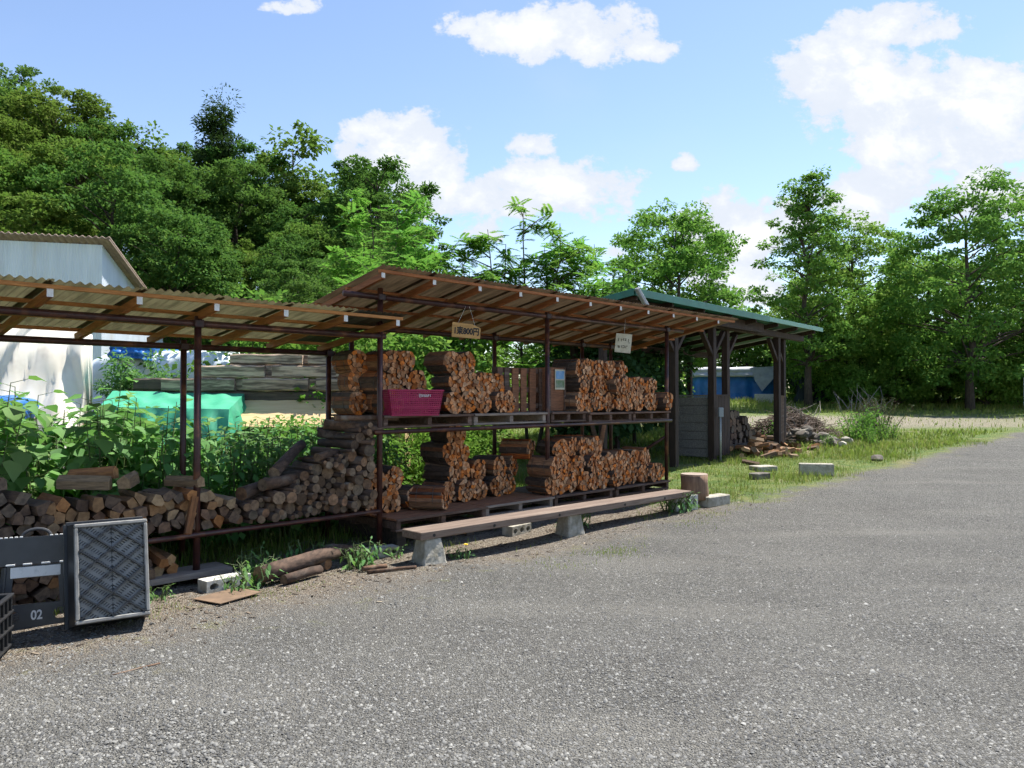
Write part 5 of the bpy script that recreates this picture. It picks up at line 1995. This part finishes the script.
# ------------------------------------------------------------------ far right: blue tarp tent, dark tent, white panel
def drape(name, label, x0, x1, yb, yf, ztop, zbot, mtl, folds=.05, nx=40, sag=.06, seed=0, taper=0.0, parent=None, cat='tarp', back=.6, crease=0.0, slope=.12):
    """cloth over a heap: back edge, top, front hanging to zbot"""
    rs = random.Random(seed)
    ph = [rs.uniform(0, 6) for _ in range(6)]
    V, F = [], []
    prof = [(yb, zbot + (ztop - zbot) * (1 - back)), (yb - .05, ztop * .99), (yb + (yf - yb) * .35, ztop), (yb + (yf - yb) * .7, ztop - sag * .3), (yf + .05, ztop - sag)]
    m = 12
    for j in range(1, m + 1):
        prof.append((yf - .05 - slope * j / m, ztop - sag + (zbot - ztop + sag) * j / m))
    for j, (py, pz) in enumerate(prof):
        hang = max(0, (j - 4) / m)
        for i in range(nx + 1):
            u = i / nx
            x = x0 + (x1 - x0) * u
            fo = folds * (.25 + hang) * (math.sin(u * 23 + ph[0] + hang * 1.2) * .5 + math.sin(u * 41 + ph[1]) * .3 + math.sin(u * 9 + ph[2] - hang * 2) * .6)
            if crease:
                for q_ in range(7):
                    sl = math.sin(q_ * 2.1 + ph[0]) * .55
                    w_ = .035 + .03 * abs(math.sin(q_ * 1.7 + ph[1]))
                    d_ = (u - (q_ + .5 + .3 * math.sin(q_ * 3.3)) / 7 - sl * (hang - .3) * .35) / w_
                    fo += crease * max(0, 1 - abs(d_)) * (.3 + hang) * (1 if q_ % 2 else -.7)
                fo += crease * .35 * abs(math.sin(u * 30 + hang * 7 + ph[2])) * (.2 + hang * (1.2 - hang))
            edge = min(1, min(u, 1 - u) / .08)
            zz = pz - sag * (1 - edge) - sag * .8 * math.sin(u * 7 + ph[3]) ** 2 * (1 - hang)
            xx = x + (u - .5) * taper * hang + folds * .6 * math.sin(hang * 9 + u * 12 + ph[4]) * hang
            V.append((xx, py - fo - (.03 * math.sin(j + ph[5])), zz))
    n = nx + 1
    for j in range(len(prof) - 1):
        for i in range(nx):
            F.append((j * n + i, j * n + i + 1, (j + 1) * n + i + 1, (j + 1) * n + i))
    b0 = len(V)
    V.append((V[0][0], yb, zbot))
    V.append((V[nx][0], yb, zbot))
    for j in range(len(prof) - 1):
        m0 = len(V)
        V.append(tuple((np.array(V[j * n]) + np.array(V[b0])) / 2))
        V.append(tuple((np.array(V[j * n + nx]) + np.array(V[b0 + 1])) / 2))
        m1 = len(V)
        V.append(tuple((np.array(V[(j + 1) * n]) + np.array(V[b0])) / 2))
        V.append(tuple((np.array(V[(j + 1) * n + nx]) + np.array(V[b0 + 1])) / 2))
        F.append((j * n, (j + 1) * n, m1, m0))
        F.append((j * n + nx, m0 + 1, m1 + 1, (j + 1) * n + nx))
    V, F = np.array(V), np.array(F)
    me = mesh_np(name, V, F, M[mtl], True)
    o = link(name, me, parent)
    md = o.modifiers.new('thick', 'SOLIDIFY')
    md.thickness = .012
    if parent is None:
        tag(o, label, cat)
    return o


gy = G(10.5, 47)
root = thing('blue_tarp_tent', 'bright blue tarpaulin shelter with grey sheet top at the tree line', 'tarp tent', (0, 0, 0))
drape('tarp_wall', '', 11.2, 16.1, 49.5, 47.5, gy + 2.0, gy - .1, 'tarp_blue', .10, parent=root, seed=2)
drape('sheet_top', '', 11.0, 15.4, 50.2, 47.35, gy + 2.12, gy + 1.45, 'tarp_grey', .08, parent=root, seed=3)
mb = MB()
mb.add([(14.6, 47.0, gy + 2.0), (16.2, 47.1, gy + 2.1), (15.9, 46.9, gy + 1.3), (15.2, 46.8, gy + .55), (14.8, 46.9, gy + 1.2)], [(0, 1, 2, 3, 4)])
o = mb.build('loose_flap', M['tarp_grey'], root, fix=False)
md = o.modifiers.new('thick', 'SOLIDIFY')
md.thickness = .012
drape('dark_tarp', 'dark green sheet over a heap beside the blue tarp', 16.6, 19.4, 46.0, 44.0, G(17, 44) + 2.0, G(17, 44) - .1, 'tarp_dark', .12, seed=5, taper=.8)
slab('pale block on the grass before the blue tarp', 14.9, 45.2, (1.2, .4, .5), 0, 'concrete_pale', 'stone_block')
root = thing('white_hoarding', 'white upright panel at the edge of the meadow', 'panel', (25.45, 38.3, G(25.6, 38.3)), -.1)
mb = MB()
for i in range(9):
    mb.box((.06 + i * .125, 0, 1.08), (.115, .03, 2.1), None, 0, .006)
mb.build('boards', M['whitewall'], root)
mb = MB()
for z in (.35, 1.8):
    mb.box((.56, .045, z), (1.1, .05, .07))
mb.build('back_rail', M['metalgrey'], root)

# ------------------------------------------------------------------ heaps behind the low shed
drape('canvas_tarp', 'off white canvas tarp draped in deep folds over a rack', -10.2, -6.62, 12.15, 11.95, 2.75, .25, 'tarp_white', .10, 240, .10, 4, .6, crease=.36, slope=1.0)
# blue cloth peeping out of it, red brown beam below
drape('blue_tarp', 'scrap of blue tarp showing under the white canvas edge', -7.9, -7.0, 11.4, 10.85, 1.62, 1.0, 'tarp_blue', .06, 20, .05, 6)
def tarp_box(name, label, P, mtl, wr=.012, cat='tarp'):
    """cloth over a flat stack: P = four top corners (back left, back right, front right, front left), sides hanging"""
    P = [Vector(p) for p in P]
    V, F = [], []

    def sheet(a, b, c_, d_, nu, nv, amp):
        o = len(V)
        nn = (b - a).cross(d_ - a).normalized()
        for j in range(nv + 1):
            for i in range(nu + 1):
                u, v = i / nu, j / nv
                p = (a.lerp(b, u)).lerp(d_.lerp(c_, u), v)
                e = min(1, 8 * min(u, 1 - u, v, 1 - v))
                w = math.sin(u * 17 + v * 9) * .4 + abs(math.sin(u * 9 - v * 5 + 1)) * .8 + math.sin(u * 40 + v * 3 + 2) * .25 + abs(math.sin(v * 7 + u * 21)) * .4
                p = p + nn * amp * e * (w - .5)
                V.append(tuple(p))
        for j in range(nv):
            for i in range(nu):
                q = o + j * (nu + 1) + i
                F.append((q, q + 1, q + nu + 2, q + nu + 1))
    dn = [Vector((p.x + dx, p.y + dy, .3)) for p, dx, dy in zip(P, (-.15, .12, .10, -.40), (.05, .05, -.45, -.38))]
    sheet(P[3], P[2], P[1], P[0], 40, 14, wr)
    sheet(dn[3], dn[2], P[2], P[3], 40, 12, wr * 2.5)
    sheet(dn[0], dn[3], P[3], P[0], 12, 12, wr * 3)
    sheet(dn[2], dn[1], P[1], P[2], 12, 12, wr * 2.5)
    sheet(dn[1], dn[0], P[0], P[1], 10, 4, wr)
    return tag(link(name, mesh_np(name, np.array(V), np.array(F), M[mtl])), label, cat)


tarp_box('green_tarp', 'bright green tarpaulin laid flat over a low stack', [(-6.35, 12.25, 1.70), (-4.25, 12.25, 1.66), (-4.15, 11.30, 1.42), (-6.05, 11.30, 1.46)], 'tarp_green', .035)
drape('pale_tarp', 'pale bluish sheet over a heap beyond the white canvas', -8.4, -5.6, 17.2, 15.4, 2.65, .9, 'tarp_pale', .12, 90, .12, 8, .4, crease=.12)
drape('blue_tarp', 'small bright blue tarp on the pale sheeted heap', -7.9, -7.2, 16.6, 15.2, 2.72, 2.35, 'tarp_blue', .05, 20, .05, 9)
root = thing('lumber_stack', 'stack of pale yellow lumber under the old beams', 'lumber stack', (-5.2, 12.35, 0))
mb = MB()
mb.box((1.75, .4, .78), (3.5, 1.0, 1.50), None, 0, .01)
mb.build('boards', M['yellowboard'], root)
for x in (.4, 1.7, 3.0):
    mb = MB()
    mb.box((x, .62, 1.625), (.12, .3, .19), None, 0, .006)
    mb.build('spacer', M['darkbeam'], root)
rows = [(-5.6, -2.35, 12.35, 1.615, .16, .26, 'darkbeam', 'dark filler beam in the shaded gap above the yellow lumber'),  # dark filler that paints the shade of the gap over the lumber
        (-5.3, -2.1, 12.75, 1.635, .2, .24, 'darkbeam', 'dark filler beam behind the first in the shaded gap'),
        (-5.55, -2.2, 12.30, 1.795, .20, .26, 'oldbeam', 'weathered grey beam resting on the dark filler beam, mortised'),
        (-6.15, -4.6, 12.62, 1.81, .19, .24, 'darkbeam', 'short dark beam jutting past the grey ones toward the tarps'),
        (-4.95, -2.0, 12.34, 2.005, .20, .24, 'oldbeam', 'large split grey beam with square notches'),
        (-4.6, -2.3, 12.66, 2.04, .22, .24, 'oldbeam', 'grey beam half hidden behind the notched one'),
        (-4.5, -2.2, 12.40, 2.205, .17, .24, 'oldbeam', 'topmost grey beam with rounded rotten edge')]
for (xa, xb, y, z, h, d_, m_, lab) in rows:
    mb = MB()
    n = 26
    P = []
    for i in range(n + 1):
        u = i / n
        x = xa + (xb - xa) * u
        w = 1 + .05 * math.sin(i * 1.7 + z * 9) + U(-.03, .03)
        hh = h / 2 * (1 + .06 * math.sin(i * .9 + z * 5) + U(-.05, .05))
        bb = .022
        P.append([(x, y - d_ / 2 * w, z - hh + bb), (x, y - d_ / 2 * w, z + hh - bb), (x, y - d_ / 2 * w + bb, z + hh), (x, y + d_ / 2, z + hh), (x, y + d_ / 2, z - hh), (x, y - d_ / 2 * w + bb, z - hh)])
    for i in range(n):
        vs = P[i] + P[i + 1]
        if m_ == 'oldbeam' and i in ((9, 18) if z < 2.1 else (13,)):
            # notch: the front is cut back
            vs = [(v[0], v[1] + (.09 if k2 % 6 in (0, 1, 2, 5) else 0), v[2]) for k2, v in enumerate(vs)]
        mb.add(vs, [(k2, (k2 + 1) % 6, 6 + (k2 + 1) % 6, 6 + k2) for k2 in range(6)] + [(5, 4, 3, 2, 1, 0), (6, 7, 8, 9, 10, 11)])
    o = mb.build('old_beam', M[m_])
    tag(o, lab, 'beam')
for (xa, xb, y, z, w, h, m_, lab) in ((-8.0, -6.4, 11.6, 1.10, .3, .12, 'rafter_red', 'red brown timber showing under the canvas'),
                                      (-7.0, -6.0, 14.0, 1.69, .3, .12, 'darkbeam', 'dark board lying on the heap behind the tarps')):
    mb = MB()
    mb.box(((xa + xb) / 2, y, z), (xb - xa, w, h), (0, .02, 0), 0, .008)
    tag(mb.build('old_plank', M[m_]), lab, 'plank')
mb = MB()
mb.beam((-3.35, 11.72, 1.14), (-3.35, 12.24, 1.545), 2.9, .02, 0, .002, up=(0, 0, 1))  # added sheet, leaned back so the lumber front looks sunlit
tag(mb.build('sun_tilted_sheet', M['yellowboard']), 'added yellow sheet tilted into the sun before the lumber stack', 'plywood')
# supports so that the far planks rest on something
drape('heap_cover', 'grey cover over the low heap carrying the dark board', -7.2, -4.4, 14.8, 13.3, 1.62, .3, 'tarp_dark', .08, 30, .08, 12, .3)
sb = tree_proto('young_bush', 'x', 'bush', 71, .85, .5, .8, 22, .2, 60, .11, 'leaf_weed_small', .02, .8, LEAF_N, .1)
for (x, y, z, sc_, lab) in ((-6.9, 14.1, 1.55, 1.0, 'round light green bush growing on the heap behind the tarps'), (-7.15, 14.0, 1.5, .7, 'slim green plant beside the white canvas'), (-6.0, 13.6, 1.55, .6, 'small green tuft growing above the green tarp'),
                            (-4.9, 13.9, 1.55, .7, 'low green tuft beside the old beams')):
    o = plant(sb, lab, x, y, None, sc_)
    o.location.z = z

# ------------------------------------------------------------------ white building
root = thing('white_building', 'white corrugated building with brown roof edge below the hill', 'building', (-13.4, 25.1, G(-13.4, 25.1)), math.radians(3))
zb = 6.62 - G(-13.4, 25.1)
n = 260
L_ = 13.0


def corr_wall(p0, p1, zt0, zt1, n, amp=.012):
    p0, p1 = Vector(p0), Vector(p1)
    d_ = (p1 - p0).normalized()
    nn = Vector((d_.y, -d_.x, 0))
    V, F = [], []
    for i in range(n + 1):
        u = i / n
        p = p0.lerp(p1, u) + nn * amp * math.sin(i * PI / 2)
        V += [(p.x, p.y, -.2), (p.x, p.y, zt0 + (zt1 - zt0) * u)]
    F = [(2 * i, 2 * i + 2, 2 * i + 3, 2 * i + 1) for i in range(n)]
    return np.array(V), np.array(F)


V, F = corr_wall((-L_, 0, 0), (0, 0, 0), zb + .45, zb - .05, 520)
link('front_wall', mesh_np('front_wall', V, F, M['whitewall']), root)
V, F = corr_wall((0, 0, 0), (0, 5.0, 0), zb - .05, zb - 2.2, 200)
link('gable_wall', mesh_np('gable_wall', V, F, M['whitewall']), root)
mb = MB()
V, F = [], []
m_ = 380
rows_ = 2
for j in range(2):
    for i in range(m_ + 1):
        x = -L_ + (L_ + .35) * i / m_
        yb_ = -.25 if j == 0 else 5.2
        zt = zb + .05 + .5 * (-x) / L_ + (.12 if j == 0 else -2.25) + .03 * math.sin(i * PI / 3)
        V.append((x, yb_, zt))
for i in range(m_):
    F.append((i, i + 1, m_ + 1 + i + 1, m_ + 1 + i))
o = link('roof', mesh_np('roof', np.array(V), np.array(F), M['rustroof']), root)
md = o.modifiers.new('thick', 'SOLIDIFY')
md.thickness = .05
mb = MB()
mb.beam((.33, -.25, zb + .08), (.33, 5.2, zb - 2.28), .04, .07, 0, .004)
mb.build('verge_board', M['rustroof'], root)

# ------------------------------------------------------------------ sun, sky, camera
EL, AZ = math.radians(63), math.radians(48)       # AZ from +Y toward +X
sd = Vector((math.sin(AZ) * math.cos(EL), math.cos(AZ) * math.cos(EL), math.sin(EL)))
sun = bpy.data.lights.new('sun', 'SUN')
sun.energy = 4.8
sun.angle = math.radians(.53)
sun.color = (1.0, .96, .89)
so = bpy.data.objects.new('sun', sun)
C.objects.link(so)
so.rotation_euler = sd.to_track_quat('Z', 'Y').to_euler()

wd = bpy.data.worlds.new('World')
sc.world = wd
wd.use_nodes = True
wd.node_tree.nodes.clear()
t = NT(wd.node_tree)
out = t.new('ShaderNodeOutputWorld')
sky = t.new('ShaderNodeTexSky')
sky.sky_type = 'NISHITA'
sky.sun_disc = False
sky.sun_elevation = EL
sky.sun_rotation = AZ
sky.air_density = 1.0
sky.dust_density = .15
sky.ozone_density = 1.0
tc = t.new('ShaderNodeTexCoord')
sx = t.new('ShaderNodeSeparateXYZ')
t.l.new(tc.outputs['Generated'], sx.inputs[0])
yy = t.math('MAXIMUM', sx.outputs[1], .08)
px = t.math('DIVIDE', sx.outputs[0], yy)
pz = t.math('DIVIDE', sx.outputs[2], yy)
cb = t.new('ShaderNodeCombineXYZ')
t.val(cb.inputs[0], px)
t.val(cb.inputs[1], t.math('MULTIPLY', pz, 1.35))
nz = t.noise(cb.outputs[0], 7.5, 8, .62, dist=.25)
nz2 = t.noise(cb.outputs[0], 2.6, 4, .55)
CL = [(560, 28, 105, 34, 1.0), (500, 22, 60, 22, .9), (630, 40, 60, 24, .9), (405, 150, 62, 42, 1.0), (440, 190, 45, 32, .9), (560, 188, 80, 36, 1.0), (495, 195, 50, 28, .9), (535, 143, 32, 16, .8),
      (745, 228, 70, 40, 1.0), (740, 285, 60, 32, .75), (850, 85, 82, 52, 1.0), (930, 115, 110, 72, 1.0), (985, 95, 80, 60, .95), (905, 22, 80, 26, .9), (890, 190, 80, 40, .95), (980, 200, 80, 36, .8),
      (300, 2, 42, 12, .85), (620, 262, 40, 26, .6), (480, 225, 40, 20, .7), (690, 160, 22, 14, .35), (1100, 150, 120, 90, .9), (1150, -60, 160, 60, .8), (-160, 60, 120, 40, .7), (700, -120, 180, 50, .8), (300, -160, 120, 40, .8)]
mask = None
for (u, v, ru, rv, a) in CL:
    cx, cz = (u - 512) / 770, (397 - v) / 770
    ex = t.math('DIVIDE', t.math('SUBTRACT', px, cx), ru / 770)
    ez = t.math('DIVIDE', t.math('SUBTRACT', pz, cz), rv / 770)
    q = t.math('SUBTRACT', a, t.math('MULTIPLY', t.math('ADD', t.math('MULTIPLY', ex, ex), t.math('MULTIPLY', ez, ez)), .75))
    mask = q if mask is None else t.math('SMOOTH_MAX', mask, q, .25)
mask = t.math('MAXIMUM', mask, -.6)
nz3 = t.noise(cb.outputs[0], 24, 6, .65)
mask = t.math('ADD', mask, t.math('MULTIPLY_ADD', t.math('SUBTRACT', nz, .53), 3.0, t.math('MULTIPLY', t.math('SUBTRACT', nz3, .5), 1.7)))
alpha = t.smooth(mask, .10, .46)
veil = t.math('MULTIPLY', t.smooth(nz2, .48, .8), .16)
front = t.smooth(sx.outputs[1], .05, .25)
alpha = t.math('MAXIMUM', t.math('MULTIPLY', alpha, front), veil)
shade = t.smooth(t.math('ADD', mask, t.math('MULTIPLY', nz2, .5)), .4, 1.9)
cu = t.new('ShaderNodeVectorMath', operation='ADD')
t.l.new(cb.outputs[0], cu.inputs[0])
cu.inputs[1].default_value = (.012, .045, 0)
nzu = t.noise(cu.outputs[0], 7.5, 6, .6, dist=.25)
emb = t.smooth(t.math('SUBTRACT', nz, nzu), -.10, .06)
ccol = t.mix(t.math('MULTIPLY', shade, t.math('MULTIPLY_ADD', emb, .75, .25)), (.70, .755, .85), (1.0, 1.0, 1.0))
hs = t.new('ShaderNodeHueSaturation')
t.val(hs.inputs['Color'], sky.outputs[0])
hs.inputs['Saturation'].default_value = 1.0
hs.inputs['Hue'].default_value = .505
hs.inputs['Value'].default_value = 1.12
b1 = t.new('ShaderNodeBackground')
t.l.new(hs.outputs[0], b1.inputs[0])
b1.inputs[1].default_value = .088
b2 = t.new('ShaderNodeBackground')
t.val(b2.inputs[0], ccol)
b2.inputs[1].default_value = .52
mx = t.new('ShaderNodeMixShader')
t.val(mx.inputs[0], alpha)
t.l.new(b1.outputs[0], mx.inputs[1])
t.l.new(b2.outputs[0], mx.inputs[2])
t.l.new(mx.outputs[0], out.inputs[0])

cam = bpy.data.cameras.new('camera')
cam.lens = 770 / 1024 * 36
cam.sensor_width = 36
cam.clip_start = .05
cam.clip_end = 3000
co = bpy.data.objects.new('camera', cam)
C.objects.link(co)
co.location = (0, 0, 1.6)
co.rotation_euler = (math.radians(90) + math.atan(13 / 770), 0, 0)
sc.camera = co

sc.view_settings.view_transform = 'Standard'
sc.view_settings.look = 'None'
sc.view_settings.exposure = 1.15
sc.view_settings.gamma = 1.0
sc.view_settings.use_curve_mapping = False
cy = sc.cycles
cy.use_adaptive_sampling = True
cy.adaptive_threshold = .04
cy.use_denoising = True
cy.max_bounces = 6
cy.diffuse_bounces = 4
cy.glossy_bounces = 2
cy.transmission_bounces = 4
cy.transparent_max_bounces = 6
cy.sample_clamp_indirect = 4
cy.caustics_reflective = False
cy.caustics_refractive = False
